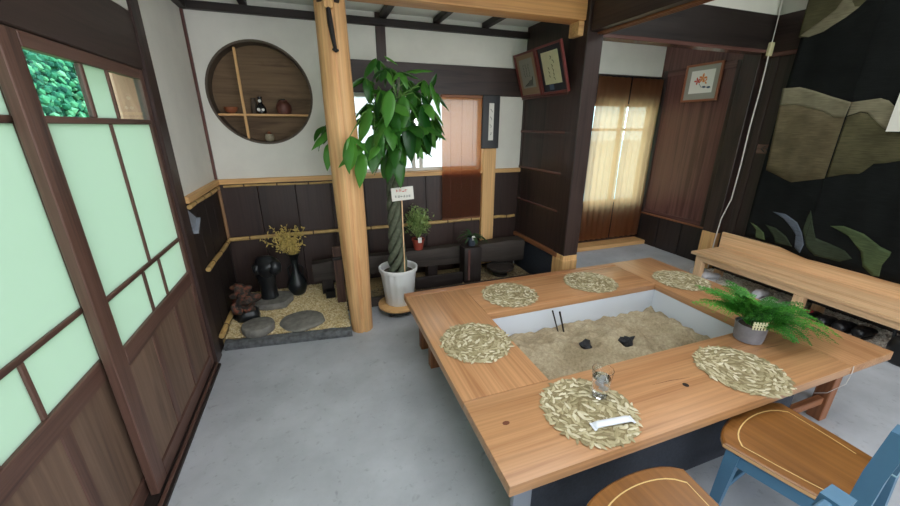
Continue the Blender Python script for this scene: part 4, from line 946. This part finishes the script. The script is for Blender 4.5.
prof = [(0.112, 0.0), (0.116, 0.006), (0.145, 0.285), (0.158, 0.29), (0.160, 0.318), (0.152, 0.322), (0.143, 0.316), (0.138, 0.27), (0.001, 0.268)]
m = MB(); vs_ = []; fs_ = []; seg = 96
for i, (r, z) in enumerate(prof):
    for k in range(seg):
        a = 2*PI*k/seg; rr_ = r+(0.0018 if (k % 6) < 3 else -0.0012)*(1 if i in (1, 2) else 0); vs_.append((mx_+rr_*math.cos(a), my_+rr_*math.sin(a), PZ+z))
for i in range(len(prof)-1):
    for k in range(seg): k2 = (k+1) % seg; fs_.append((i*seg+k, i*seg+k2, (i+1)*seg+k2, (i+1)*seg+k))
fs_ += [tuple(range(seg))]
m.add(vs_, fs_).obj('pot', 'whitepot', mt_, angle=0.7)
MB().lathe([(0.137, 0.2685), (0.10, 0.276), (0.001, 0.28)], (mx_, my_, PZ), 30).obj('soil', 'soil', mt_)
z0t, z1t = PZ+0.27, 1.22
for s_ in range(4):
    pts = []; rad = []
    for i in range(41):
        t = i/40; a = s_*PI/2+t*2*PI*1.9; z = z0t+(z1t-z0t)*t; rr_ = 0.040*(1-0.30*t)+0.02*(1-t)**4
        pts.append((mx_-0.015*t+rr_*math.cos(a), my_+rr_*math.sin(a), z)); rad.append(0.030*(1-0.35*t))
    MB().tube(pts, rad, 8).obj('trunk_strand', 'trunk', mt_, angle=1.4)
tops = []
for s_ in range(4):
    a = s_*PI/2+0.6; b0 = Vector((mx_-0.015+0.025*math.cos(a), my_+0.025*math.sin(a), z1t-0.03)); tp = Vector((mx_-0.02+(0.07+0.02*s_)*math.cos(a), my_+0.09*math.sin(a), 1.55+0.09*s_))
    MB().tube([b0, b0.lerp(tp, 0.5)+Vector((0.01, 0, 0.02)), tp], [0.017, 0.013, 0.009], 8).obj('branch', 'trunk', mt_); tops.append((b0, tp))
def leafmesh(bend, wave):
    me = bpy.data.meshes.new('leaf'); n = 10; vs_ = []; fs_ = []; p = Vector((0, 0, 0)); e = 0.0
    for i in range(n+1):
        t = i/n; w = 0.19*(math.sin(PI*t**0.72)**0.85 if 0 < t < 1 else 0.0)*(1.0)+0.004*(1-t)
        vs_ += [(p.x, -w, p.z-w*0.22+0.012*wave*math.sin(t*14)), (p.x, -w*0.5, p.z+w*0.06), (p.x, 0, p.z-0.012), (p.x, w*0.5, p.z+w*0.06), (p.x, w, p.z-w*0.22-0.012*wave*math.sin(t*13))]
        e -= bend/n; p = p+Vector((math.cos(e), 0, math.sin(e)))/n
    for i in range(n):
        for k in range(4): a = i*5+k; fs_.append((a, a+1, a+6, a+5))
    me.from_pydata(vs_, [], fs_); me.update(); me.shade_smooth(); me.materials.append(MT['mleaf']); return me
LM = [leafmesh(0.35, 1), leafmesh(0.8, 0.8), leafmesh(1.2, 1.2)]
def single_leaf(b, t, k, wd=1.0):
    b, t = Vector(b), Vector(t); d = t-b; L = d.length*1.06; x = d.normalized(); y = Vector((0, 0, 1)).cross(x)
    if y.length < 0.2: y = Vector((1, 0.2, 0))
    y.normalize(); view = Vector((-0.1, -0.9, 0.3)); z = x.cross(y); 
    if z.dot(view) < 0: z = -z; y = -y
    z = (z+view*0.8); z = (z-x*z.dot(x)).normalized(); y = z.cross(x)
    o = bpy.data.objects.new('leaf', LM[k]); COL.objects.link(o); o.parent = mt_; o.location = b-WL[mt_.name]; o.scale = (L, L*wd, L)
    o.rotation_euler = Matrix(((x.x, y.x, z.x), (x.y, y.y, z.y), (x.z, y.z, z.z))).to_euler()
def compound(hub, axis, n, L):
    hub = Vector(hub); axis = Vector(axis).normalized()
    b0, tp = min(tops, key=lambda q: (q[1]-hub).length); st_ = b0.lerp(tp, random.uniform(0.6, 1.0))
    midp = st_.lerp(hub, 0.55)+Vector((0, 0, 0.05)); MB().tube([st_, midp, hub], [0.005, 0.004, 0.003], 5).obj('petiole', 'petiole', mt_)
    hz = Vector((axis.x, axis.y, 0)); 
    if hz.length < 0.05: hz = Vector((random.uniform(-1, 1), random.uniform(-1, 1), 0))
    hz.normalize(); base = math.atan2(hz.y, hz.x)
    for k in range(n):
        f = (k+0.5)/n-0.5; az = base+f*2*PI*0.82+random.uniform(-0.12, 0.12); ln = L*(1-0.45*abs(f)*1.2)*random.uniform(0.85, 1.1)
        pitch = random.uniform(0.25, 1.2)+0.25*axis.z*-1
        tipv = hub+Vector((math.cos(az)*math.cos(pitch), math.sin(az)*math.cos(pitch), 0))*ln; lm_ = random.choice(LM); wy_ = random.uniform(0.85, 1.15); rx_ = random.uniform(-0.5, 0.5)
        if min((Vector((0.185, 2.61))-hub.xy.lerp(tipv.xy, q/6)).length for q in range(7)) < 0.15: continue
        o = bpy.data.objects.new('leaf', lm_); COL.objects.link(o); o.parent = mt_
        o.location = hub-WL[mt_.name]; o.scale = (ln, ln*wy_, ln)
        R_ = Matrix.Rotation(az, 3, 'Z') @ Matrix.Rotation(pitch, 3, 'Y') @ Matrix.Rotation(rx_, 3, 'X'); o.rotation_euler = R_.to_euler()
hubs = [(0.486, 2.86, 1.939, 4, 0.13),
        (0.556, 2.8, 1.884, 5, 0.15),
        (0.378, 2.74, 1.808, 6, 0.18),
        (0.711, 2.92, 1.826, 6, 0.2),
        (0.8, 2.8, 1.818, 5, 0.2),
        (0.893, 2.86, 1.745, 4, 0.2),
        (0.46, 2.66, 1.73, 6, 0.23),
        (0.601, 2.66, 1.684, 6, 0.25),
        (0.374, 2.8, 1.648, 6, 0.23),
        (0.779, 2.74, 1.653, 6, 0.26),
        (0.316, 2.72, 1.554, 5, 0.24),
        (0.473, 2.6, 1.553, 6, 0.27),
        (0.649, 2.62, 1.516, 6, 0.28),
        (0.211, 2.4, 1.444, 5, 0.23),
        (0.539, 2.62, 1.424, 6, 0.26),
        (0.384, 2.58, 1.452, 6, 0.28),
        (0.8, 2.88, 1.532, 6, 0.26),
        (0.65, 3.0, 1.791, 6, 0.22),
        (0.475, 3.02, 1.604, 6, 0.22),
        (0.713, 3.04, 1.563, 6, 0.24),
        (0.086, 2.86, 1.502, 4, 0.2),
        (0.497, 2.72, 1.339, 5, 0.22),
        (0.935, 2.95, 1.548, 5, 0.22)]
hubs += [(0.50, 2.70, 1.86, 5, .15), (0.62, 2.78, 1.86, 5, .16), (0.42, 2.84, 1.80, 5, .18), (0.56, 2.9, 1.70, 6, .22), (0.70, 2.76, 1.74, 5, .2), (0.52, 2.56, 1.64, 6, .24), (0.62, 2.72, 1.45, 6, .25), (0.45, 2.68, 1.56, 6, .24), (0.74, 2.66, 1.5, 5, .24), (0.56, 2.98, 1.46, 6, .24)]
for (hx, hy, hz_, n, L) in hubs: compound((hx, hy, hz_), (hx-mx_, hy-my_, 0.3), n, L)
lone = [(0.303, 2.44, 1.401, 0.12, 2.39, 1.294),
        (0.283, 2.46, 1.345, 0.229, 2.41, 1.139),
        (0.114, 2.8, 1.469, -0.028, 2.75, 1.373),
        (0.1, 2.82, 1.388, 0.053, 2.77, 1.215),
        (0.544, 2.6, 1.311, 0.552, 2.55, 1.096),
        (0.52, 2.62, 1.331, 0.438, 2.57, 1.147),
        (0.742, 2.66, 1.635, 0.825, 2.61, 1.325),
        (0.845, 2.8, 1.806, 0.943, 2.75, 1.588),
        (0.769, 2.75, 1.733, 0.864, 2.7, 1.558),
        (0.371, 2.6, 1.614, 0.26, 2.55, 1.416),
        (0.421, 2.5, 1.416, 0.304, 2.45, 1.308),
        (0.59, 2.55, 1.695, 0.515, 2.5, 1.446),
        (0.463, 2.8, 1.941, 0.354, 2.75, 1.826),
        (0.518, 2.8, 1.957, 0.603, 2.75, 1.917),
        (0.673, 2.85, 1.87, 0.862, 2.8, 1.912),
        (0.859, 2.85, 1.757, 0.907, 2.8, 1.855),
        (0.412, 2.5, 1.478, 0.339, 2.45, 1.263),
        (0.611, 2.55, 1.541, 0.639, 2.5, 1.283),
        (0.49, 2.5, 1.717, 0.431, 2.45, 1.508)]
for i, q in enumerate(lone): single_leaf(q[:3], q[3:], 0, 1.0 if i not in (7, 13, 14) else 0.6)
# sign on a stick in the pot
sg_ = thing('plant_sign', 'white card sign with red and grey lettering on a thin stick', 'sign', (0.585, 2.71, 0.37))
B(0.580, 0.588, 2.722, 2.728, 0.375, 1.0, 0.001).obj('stick', 'pineZ', sg_)
card = MB().box(-0.085, 0.085, -0.0015, 0.0015, -0.05, 0.05, 0.0008, mat=Matrix.Translation((0.59, 2.718, 1.018)) @ Matrix.Rotation(-0.06, 4, 'Y')).obj('card', 'paper', sg_)
def glyph(m, x, z, s, r, y, mat3=None):
    for k in range(r.randint(2, 3)): zz = z+s*(r.random()-0.5)*0.9; m.box(x-s*0.42, x+s*0.42, y-0.0006, y, zz-s*0.055, zz+s*0.055)
    for k in range(r.randint(1, 3)): xx = x+s*(r.random()-0.5)*0.8; m.box(xx-s*0.055, xx+s*0.055, y-0.0006, y, z-s*0.45, z+s*0.45)
r_ = random.Random(4); m = MB()
for k in range(4): glyph(m, 0.55+k*0.023, 1.042, 0.021, r_, 2.7155)
m.obj('red_lettering', 'inkred', card, smooth=False)
m = MB()
for k in range(6): glyph(m, 0.538+k*0.021, 1.000, 0.019, r_, 2.7155)
m.obj('grey_lettering', 'inkgrey', card, smooth=False)

# ================================================================== WALL THINGS
# blind over the back window
bl = thing('bamboo_blind', 'reddish translucent bamboo roll blind hanging over one half of the back window', 'blind', (1.31, 3.345, 1.76))
m = MB()
nsl = 150
for k in range(nsl):
    z = 0.635+k*(1.755-0.635)/nsl; m.box(1.115, 1.512, 3.338, 3.3405, z, z+0.0066)
o = m.obj('slat_sheet', 'blind', bl, smooth=False); o['kind'] = 'stuff'
B(1.11, 1.517, 3.33, 3.352, 1.745, 1.768, 0.002).obj('headrail', 'tlegX', bl)
B(1.11, 1.517, 3.334, 3.346, 0.622, 0.636, 0.002).obj('bottom_bar', 'tlegX', bl)
for x in (1.2, 1.31, 1.42): MB().tube([(x, 3.3365, 0.63), (x, 3.3365, 1.75)], 0.0012, 4).obj('cord', 'frameB', bl)
# black plaque
pq = thing('hanging_plaque', 'narrow black lacquer plaque with a cream calligraphy strip on the pale post', 'plaque', (1.60, 3.33, 1.53))
B(1.507, 1.685, 3.317, 3.343, 1.30, 1.775, 0.004).obj('board', 'blacklac', pq)
B(1.572, 1.622, 3.314, 3.318, 1.375, 1.705).obj('paper_strip', 'paper', pq, smooth=False)
m = MB(); r_ = random.Random(8)
for k in range(4):
    z = 1.64-k*0.068; m.tube([(1.59+r_.uniform(-.008, .008), 3.3135, z+0.014), (1.60, 3.3135, z), (1.597+r_.uniform(-.01, .01), 3.3135, z-0.014)], 0.0022, 5)
m.obj('brush_marks', 'ink', pq)
# curtain
cu2 = thing('sheer_curtain', 'sheer brown curtain in two panels glowing over the passage window', 'curtain', (3.57, 3.69, 1.0))
for (a, b) in ((3.09, 3.56), (3.575, 4.055)):
    m = MB(); n = 40; vs_ = []; fs_ = []
    for i in range(n+1):
        x = a+(b-a)*i/n
        for k in range(9): z = 0.10+1.94*k/8; vs_.append((x+0.006*math.sin(z*4), 3.69+0.011*math.sin(i*0.85+0.6*math.sin(z*2))*(0.5+0.5*(1-k/8)), z))
    for i in range(n):
        for k in range(8): q = i*9+k; fs_.append((q, q+1, q+10, q+9))
    m.add(vs_, fs_).obj('cloth_panel', 'curtain', cu2, angle=3)
MB().tube([(3.07, 3.69, 2.045), (4.06, 3.69, 2.045)], 0.008, 8).obj('rod', 'iron', cu2)
# leaning frames on the ledge
def leaning(label, y0, y1, zb, h, tilt, framem, matm, artm, seed, name, lower_mark=None):
    yc = (y0+y1)/2; wd = y1-y0
    t = thing(name, label, 'picture', (1.944, yc, zb), 0, 'calligraphy frames leaning out above the ledge')
    R_ = Matrix.Translation((1.944, yc, zb)) @ Matrix.Rotation(-tilt, 4, 'Y')
    def lb(nm, xa, xb, ya, yb, za, zb_, mat, par, bev=0.0): 
        return MB().box(xa, xb, ya, yb, za, zb_, bev, mat=R_).obj(nm, mat, par, smooth=bool(bev))
    f = 0.018
    lb('frame_bar', -0.022, 0, -wd/2, -wd/2+f, 0.0, h, framem, t, 0.002); lb('frame_bar', -0.022, 0, wd/2-f, wd/2, 0.0, h, framem, t, 0.002)
    lb('frame_bar', -0.022, 0, -wd/2+f, wd/2-f, 0.0, f, framem, t, 0.002); lb('frame_bar', -0.022, 0, -wd/2+f, wd/2-f, h-f, h, framem, t, 0.002)
    lb('mount', -0.010, -0.004, -wd/2+f, wd/2-f, f, h-f, matm, t)
    ar = lb('artwork', -0.0115, -0.0101, -wd/2+0.07, wd/2-0.06, 0.075, h-0.055, artm, t)
    r_ = random.Random(seed); m = MB()
    if seed == 1:
        for k in range(3):
            for q in range(5): y = 0.05-k*0.04; z = h-0.10-q*0.022; m.tube([R_ @ Vector((-0.012, y+r_.uniform(-.008, .008), z)), R_ @ Vector((-0.012, y+r_.uniform(-.01, .01), z-0.016))], 0.0018, 4)
        for k in range(7): m.tube([R_ @ Vector((-0.012, 0.07-k*0.02, 0.09)), R_ @ Vector((-0.012, 0.05-k*0.02, 0.10+0.008*k+r_.uniform(0, .02)))], 0.0035, 4)
    else:
        for k in range(6): y = -0.02+r_.uniform(-.012, .012); z = h-0.09-k*0.032; m.tube([R_ @ Vector((-0.012, y+0.008, z)), R_ @ Vector((-0.012, y-0.006, z-0.01)), R_ @ Vector((-0.012, y+r_.uniform(-.012, .012), z-0.024))], 0.0022, 4)
        for k in range(3): y = 0.04; z = h-0.17-k*0.03; m.tube([R_ @ Vector((-0.012, y+0.006, z)), R_ @ Vector((-0.012, y-0.006, z-0.018))], 0.0022, 4)
    m.obj('brush_marks', 'ink', ar)
    if seed == 2: lb('seal_patch', -0.0118, -0.0102, 0.01, 0.07, 0.03, 0.072, 'inkblue', t)
leaning('brown-mounted ink landscape and calligraphy in red frame leaning beside the back wall', 3.0, 3.345, 1.766, 0.372, 0.32, 'frameR', 'brownmat', 'greymat', 1, 'ink_picture')
leaning('cream calligraphy sheet on black mount in red frame leaning next to the dark post', 2.625, 2.985, 1.766, 0.375, 0.32, 'frameR', 'blackmat', 'cream', 2, 'calligraphy_picture')
# flower picture on the right panel
fp = thing('flower_picture', 'small square framed painting of an orange flower on the dark red panel', 'picture', (XR-0.012, 3.19, 1.95))
y0, y1, z0, z1 = 2.985, 3.405, 1.765, 2.148; f = 0.022; X1 = XR-0.013
for (a, b, c, d) in ((y0, y0+f, z0, z1), (y1-f, y1, z0, z1), (y0+f, y1-f, z0, z0+f), (y0+f, y1-f, z1-f, z1)): B(X1-0.022, X1, a, b, c, d, 0.003).obj('frame_bar', 'frameB', fp)
B(X1-0.010, X1-0.004, y0+f, y1-f, z0+f, z1-f).obj('mount', 'greymat', fp, smooth=False)
ar = B(X1-0.0115, X1-0.0101, 3.06, 3.33, 1.85, 2.08).obj('artwork', 'paper', fp, smooth=False)
r_ = random.Random(12)
def petals(cy, cz, n, L, matn, nm, a0=0):
    for k in range(n):
        a = a0+2*PI*k/n+r_.uniform(-.2, .2); c, s_ = math.cos(a), math.sin(a); Xp = X1-0.0121
        pts = [(cy+c*L*t-s_*w, cz+s_*L*t+c*w) for t, w in ((0, 0), (0.4, L*0.22), (0.8, L*0.18), (1, 0), (0.8, -L*0.18), (0.4, -L*0.22))]
        MB().prism(pts, lambda y, z: (Xp, y, z), lambda y, z: (Xp+0.0005, y, z)).obj(nm, matn, ar, smooth=False)
petals(3.245, 1.975, 5, 0.04, 'inkred', 'petal'); petals(3.185, 2.0, 5, 0.05, 'inkorange', 'petal', 0.4); petals(3.155, 1.965, 3, 0.035, 'inkorange', 'petal')
MB().tube([(X1-0.012, 3.22, 1.95), (X1-0.012, 3.19, 1.91), (X1-0.012, 3.10, 1.905)], 0.0025, 5).obj('stem', 'inkblue', ar)
petals(3.13, 1.905, 2, 0.05, 'inkblue', 'leaf_mark', 0.2)
# cable and junction box
cb = thing('power_cable', 'white electric cable with an ivory plug box running down the corner post', 'cable', (3.97, 2.58, 0.33))
B(3.935, 3.985, 2.503, 2.532, 2.105, 2.215, 0.005).obj('plug_box', 'switch', cb)
MB().tube([(3.96, 2.52, 2.11), (3.965, 2.52, 2.0), (3.975, 2.525, 1.8), (3.98, 2.535, 1.5), (3.98, 2.53, 1.15), (3.98, 2.535, 0.8), (3.978, 2.585, 0.58), (3.972, 2.592, 0.34), (3.972, 2.592, 0.02)], 0.006, 8).obj('lead', 'cable', cb)
MB().tube([(3.96, 2.518, 2.21), (3.965, 2.52, 2.3), (3.97, 2.525, 2.44), (3.985, 2.535, 2.75)], 0.004, 8).obj('lead', 'cable', cb)
# carved door pull plate
dp = thing('door_pull', 'dark carved plate with double chevrons on the panel beside the tapestry', 'door pull', (XR-0.03, 2.42, 1.30))
B(XR-0.036, XR-0.0305, 2.325, 2.465, 1.255, 1.345, 0.002).obj('plate', 'redY', dp)
for k in range(2):
    y = 2.405-k*0.04; MB().tube([(XR-0.037, y-0.012, 1.325), (XR-0.037, y+0.016, 1.30), (XR-0.037, y-0.012, 1.275)], 0.004, 6).obj('chevron', 'blacklac', dp)
# grey metal plate on left boards
lp = thing('metal_plate', 'bent grey metal plate fixed on the dark boards beside the sliding door', 'plate', (XL+0.004, 2.64, 0.95))
MB().prism([(2.575, 1.02), (2.70, 0.945), (2.69, 0.925), (2.60, 0.865), (2.59, 0.90), (2.575, 0.94)], lambda y, z: (XL+0.001, y, z), lambda y, z: (XL+0.008, y, z)).obj('plate', 'metal', lp, smooth=False)
MB().prism([(2.70, 0.945), (2.69, 0.925), (2.60, 0.865), (2.603, 0.885)], lambda y, z: (XL+0.008, y, z), lambda y, z: (XL+0.03, y, z)).obj('flange', 'metal', lp, smooth=False)

# tapestry
tp_ = thing('wall_tapestry', 'black linen tapestry with beige mountain bands and curved green leaf shapes', 'tapestry', (3.92, 1.5, 0.4))
def tw_x(y, z): return 3.930+0.007*math.sin(y*9+0.6*z)+0.004*math.sin(y*23+1.1)
m = MB(); vs_ = []; fs_ = []; ny, nz = 70, 30
for i in range(ny+1):
    y = 0.40+1.885*i/ny+0.0
    for k in range(nz+1):
        t = k/nz; zb = 0.415+0.06*max(0, min(1, (y-1.75)/0.3)); z = zb+(2.70-zb)*t; vs_.append((tw_x(y, z), y+0.02*math.sin(z*1.5)*(i/ny), z))
for i in range(ny):
    for k in range(nz): q = i*(nz+1)+k; fs_.append((q, q+1, q+nz+2, q+nz+1))
cl = m.add(vs_, fs_).obj('cloth', 'cloth', tp_, angle=3)
sd = cl.modifiers.new('thick', 'SOLIDIFY'); sd.thickness = 0.002; sd.offset = 1 if False else -1
def patch(name, pts, mat, lift):
    b = bmesh.new(); vs2 = [b.verts.new((0, y, z)) for y, z in pts]; f_ = b.faces.new(vs2)
    bmesh.ops.triangulate(b, faces=b.faces); bmesh.ops.subdivide_edges(b, edges=list(b.edges), cuts=5, use_grid_fill=True); bmesh.ops.triangulate(b, faces=b.faces)
    for v in b.verts: v.co.x = tw_x(v.co.y, v.co.z)-lift
    m = MB().bm(b); b.free(); o = m.obj(name, mat, tp_, angle=3); md = o.modifiers.new('thick', 'SOLIDIFY'); md.thickness = 0.0006; md.offset = 0; return o
TP = [('mountain', [(2.3, 2.68), (2.3, 2.21), (2.23, 2.2), (2.14, 2.22), (2.02, 2.29), (1.96, 2.34), (1.88, 2.44), (1.75, 2.6), (1.7, 2.68)], 'linen3'),
      ('mountain_edge', [(1.95, 2.68), (2.03, 2.5), (2.1, 2.36), (2.24, 2.26), (2.29, 2.22), (2.23, 2.2), (2.14, 2.22), (2.02, 2.29), (1.96, 2.34), (1.88, 2.44), (1.75, 2.6), (1.7, 2.68)], 'linen1'),
      ('band_edge', [(2.31, 1.82), (2.19, 1.82), (2.07, 1.78), (1.95, 1.73), (1.81, 1.68), (1.82, 1.57), (1.89, 1.57), (1.98, 1.62), (2.08, 1.65), (2.18, 1.68), (2.3, 1.68)], 'linen1'),
      ('band', [(2.3, 1.68), (2.18, 1.68), (2.08, 1.65), (1.98, 1.62), (1.89, 1.57), (1.82, 1.57), (1.82, 1.18), (1.82, 1.1), (2.04, 1.04), (2.08, 1.05), (2.27, 1.12)], 'linen2'),
      ('band_edge', [(1.81, 1.68), (1.73, 1.69), (1.66, 1.7), (1.61, 1.68), (1.54, 1.61), (1.42, 1.5), (1.42, 1.45), (1.57, 1.48), (1.63, 1.52), (1.7, 1.6), (1.74, 1.61), (1.81, 1.58)], 'linen1'),
      ('band', [(1.81, 1.575), (1.74, 1.605), (1.7, 1.595), (1.63, 1.515), (1.57, 1.475), (1.42, 1.445), (1.2, 1.38), (0.9, 1.35), (0.7, 1.3), (0.7, 1.2), (1.0, 1.25), (1.3, 1.29), (1.45, 1.27), (1.51, 1.25), (1.57, 1.24), (1.61, 1.18), (1.63, 1.16), (1.7, 1.15), (1.81, 1.11)], 'linen3'),
      ('leaf_shape', [(2.28, 0.62), (2.22, 0.6), (2.14, 0.55), (2.11, 0.485), (2.2, 0.485), (2.19, 0.54)], 'linen4'),
      ('leaf_shape', [(2.15, 0.63), (2.05, 0.62), (1.96, 0.57), (1.89, 0.49), (2.02, 0.485), (2.05, 0.54)], 'linen6'),
      ('leaf_shape', [(2.12, 0.76), (2.01, 0.76), (1.91, 0.71), (1.85, 0.63), (1.81, 0.53), (1.82, 0.45), (1.87, 0.49), (1.89, 0.6), (1.96, 0.67), (2.02, 0.72)], 'linen5'),
      ('leaf_shape', [(1.84, 0.83), (1.78, 0.68), (1.75, 0.61), (1.67, 0.59), (1.55, 0.56), (1.49, 0.51), (1.56, 0.46), (1.72, 0.46), (1.79, 0.52), (1.85, 0.65), (1.85, 0.76)], 'linen6'),
      ('leaf_shape', [(1.69, 0.73), (1.61, 0.75), (1.48, 0.72), (1.37, 0.65), (1.3, 0.63), (1.3, 0.6), (1.32, 0.52), (1.31, 0.43), (1.35, 0.42), (1.42, 0.47), (1.46, 0.58), (1.48, 0.6), (1.56, 0.68)], 'linen4')]
for i, (nm, pts, mt) in enumerate(TP): patch(nm, pts, mt, 0.0032+0.0003*(i % 3))
for y in (1.815, 0.95): MB().tube([(tw_x(y, z)-0.002, y, z) for z in np.linspace(0.45, 2.68, 24)], 0.0022, 5).obj('seam', 'cloth', tp_)
MB().tube([(3.93, 0.35, 2.71), (3.93, 2.34, 2.71)], 0.012, 10).obj('hanging_rod', 'tleg'+'Y', tp_)
pn = thing('paper_note', 'white paper sheet with a red mark pinned on the tapestry band', 'paper', (3.90, 1.50, 1.55))
MB().box(-0.0008, 0.0008, -0.06, 0.06, -0.13, 0.13, mat=Matrix.Translation((3.905, 1.50, 1.60))).obj('sheet', 'paper', pn, smooth=False)
MB().lathe([(0.012, 0), (0.012, 0.001)], (0, 0, 0), 14).obj('red_mark', 'inkred', pn, local=True).matrix_local = Matrix.Translation((0.0035, 0.0, 0.05)) @ Matrix.Rotation(-PI/2, 4, 'Y')

# ------------------------------------------------------------------ niche ornaments
NZ = 1.5925
bt = thing('sake_bottle', 'squat black bottle with white round labels on the niche shelf', 'bottle', (-0.365, YB+0.06, NZ))
MB().lathe([(0.034, 0.0), (0.037, 0.008), (0.036, 0.045), (0.026, 0.065), (0.015, 0.078), (0.015, 0.115), (0.018, 0.117), (0.018, 0.125), (0.001, 0.126)], (-0.365, YB+0.06, NZ), 24).obj('body', 'bottle', bt, angle=0.8)
MB().tube([(-0.38, YB+0.0235, NZ+0.03), (-0.38, YB+0.0205, NZ+0.03)], 0.012, 14).obj('label_disc', 'paper', bt)
MB().tube([(-0.348, YB+0.0235, NZ+0.03), (-0.348, YB+0.0205, NZ+0.03)], 0.010, 14).obj('label_disc', 'paper', bt)
MB().tube([(-0.367, YB+0.045, NZ+0.095), (-0.367, YB+0.042, NZ+0.095)], 0.012, 14).obj('neck_label', 'paper', bt)
bo = thing('dark_jug', 'rounded dark jug standing behind the black bottle on the niche shelf', 'jug', (-0.40, YB+0.11, NZ))
MB().lathe([(0.02, 0.0), (0.026, 0.02), (0.024, 0.08), (0.016, 0.10), (0.018, 0.118), (0.001, 0.118)], (-0.418, YB+0.105, NZ), 20).obj('body', 'nichering', bo, angle=0.9)
rb = thing('brown_jar', 'squat reddish brown jar at the end of the niche shelf', 'jar', (-0.20, YB+0.07, NZ))
MB().lathe([(0.045, 0.0), (0.056, 0.02), (0.058, 0.06), (0.045, 0.085), (0.03, 0.095), (0.034, 0.105), (0.001, 0.106)], (-0.20, YB+0.072, NZ), 24, jit=0.1).obj('body', plain('jar_brown', (96, 56, 46), 0.5, nscale=20, namt=0.4), rb, angle=0.9)
MB().lathe([(0.022, 0.106), (0.018, 0.114), (0.001, 0.116)], (-0.20, YB+0.072, NZ), 16).obj('lid', 'vase', rb)
tcup = thing('tea_bowl', 'low brown bowl on the shadowed side of the niche shelf', 'bowl', (-0.58, YB+0.07, NZ))
MB().lathe([(0.022, 0.0), (0.024, 0.006), (0.042, 0.02), (0.050, 0.048), (0.047, 0.048), (0.038, 0.022), (0.001, 0.014)], (-0.58, YB+0.07, NZ), 24).obj('body', 'frameB', tcup, angle=0.9)
bc = 1.735-math.sqrt(0.355**2-0.02**2)
ct = thing('small_pot', 'small grey clay pot with lid resting at the bottom of the round niche', 'pot', (-0.335, YB+0.06, bc))
MB().lathe([(0.022, 0.0), (0.034, 0.014), (0.036, 0.036), (0.028, 0.052), (0.030, 0.058), (0.001, 0.060)], (-0.335, YB+0.06, bc+0.001), 22).obj('body', plain('pot_grey_clay', (150, 140, 118), 0.7, nscale=30, namt=0.3), ct, angle=0.9)
MB().lathe([(0.022, 0.06), (0.014, 0.068), (0.006, 0.078), (0.001, 0.080)], (-0.335, YB+0.06, bc+0.001), 16).obj('lid', 'frameB', ct)

# ------------------------------------------------------------------ shoes under the bench
def shoe(label, x, y, z, rz, matn, trim, group, L=0.22):
    t = thing('shoe', label, 'shoe', (x, y, z), rz, group); m = MB(); n = 14; seg = 12; vs_ = []; fs_ = []
    for i in range(n+1):
        u = i/n; yy = -L/2+L*u; w = 0.034+0.011*math.sin(PI*min(1, u*0.95+0.1))+(0.006 if u > 0.55 else 0); hh = 0.075-0.035*max(0, (u-0.35)/0.65)**0.8
        if i in (0, n): w *= 0.55; hh *= 0.7
        for k in range(seg): a = 2*PI*k/seg; vs_.append((w*math.cos(a), yy, 0.012+hh/2+hh/2*math.sin(a)))
    for i in range(n):
        for k in range(seg): fs_.append((i*seg+k, i*seg+(k+1) % seg, (i+1)*seg+(k+1) % seg, (i+1)*seg+k))
    fs_ += [tuple(range(seg)), tuple(n*seg+k for k in range(seg))]
    m.add(vs_, fs_).obj('upper', matn, t, local=True, angle=1.2)
    so_ = MB(); out = []
    for i in range(24): a = 2*PI*i/24; out.append((0.044*math.cos(a)*(1+0.1*math.sin(a)), L/2*1.02*math.sin(a)))
    so_.prism(out, lambda x_, y_: (x_, y_, 0.0), lambda x_, y_: (x_, y_, 0.018)).obj('sole', trim, t, local=True)
    MB().lathe([(0.024, 0.0), (0.026, 0.004), (0.022, 0.006)], (0, -L*0.22, 0.083), 18, 1, 1.7).obj('collar', trim, t, local=True)
GS = 0.012
shoe('white cloth shoe under the bench right against its end leg', 3.70, 2.50, GS, -PI/2+0.1, 'shoew', 'shoew', 'white cloth shoes under the bench')
shoe('white cloth shoe paired with the one against the end leg of the bench', 3.70, 2.37, GS, -PI/2-0.05, 'shoew', 'shoew', 'white cloth shoes under the bench')
shoe('white cloth shoe lying half hidden behind the fern under the bench', 3.72, 1.91, GS, -PI/2+0.2, 'shoew', 'shoew', 'white cloth shoes under the bench')
shoe('black shoe with red trim standing against the middle bench leg', 3.66, 1.50, GS, -PI/2, 'shoe', 'shoered', 'black shoes under the bench')
shoe('black shoe just past the red-trimmed one under the bench', 3.67, 1.405, GS, -PI/2, 'shoe', 'shoe', 'black shoes under the bench')
shoe('black shoe in the last pair, standing next to the red-trim pair under the bench', 3.70, 1.305, GS, -PI/2, 'shoe', 'shoe', 'black shoes under the bench')
shoe('black shoe in the last pair, standing next to the black bag under the bench', 3.73, 1.205, GS, -PI/2, 'shoe', 'shoe', 'black shoes under the bench')
# black bag with curved handle at the table corner
bg_ = thing('black_bag', 'glossy black bag with a curved handle on the floor beyond the table corner', 'bag', (3.56, 0.93, 0.0))
MB().lathe([(0.10, 0.001), (0.115, 0.02), (0.118, 0.10), (0.10, 0.16), (0.07, 0.18), (0.001, 0.185)], (3.56, 0.93, 0), 24, 0.75, 0.85, 0.15).obj('body', 'shoe', bg_, angle=1.2)
MB().tube([(3.56, 1.01, 0.15), (3.56, 1.02, 0.21), (3.56, 0.96, 0.235), (3.56, 0.87, 0.22), (3.56, 0.85, 0.15)], 0.011, 8).obj('handle', 'shoe', bg_)
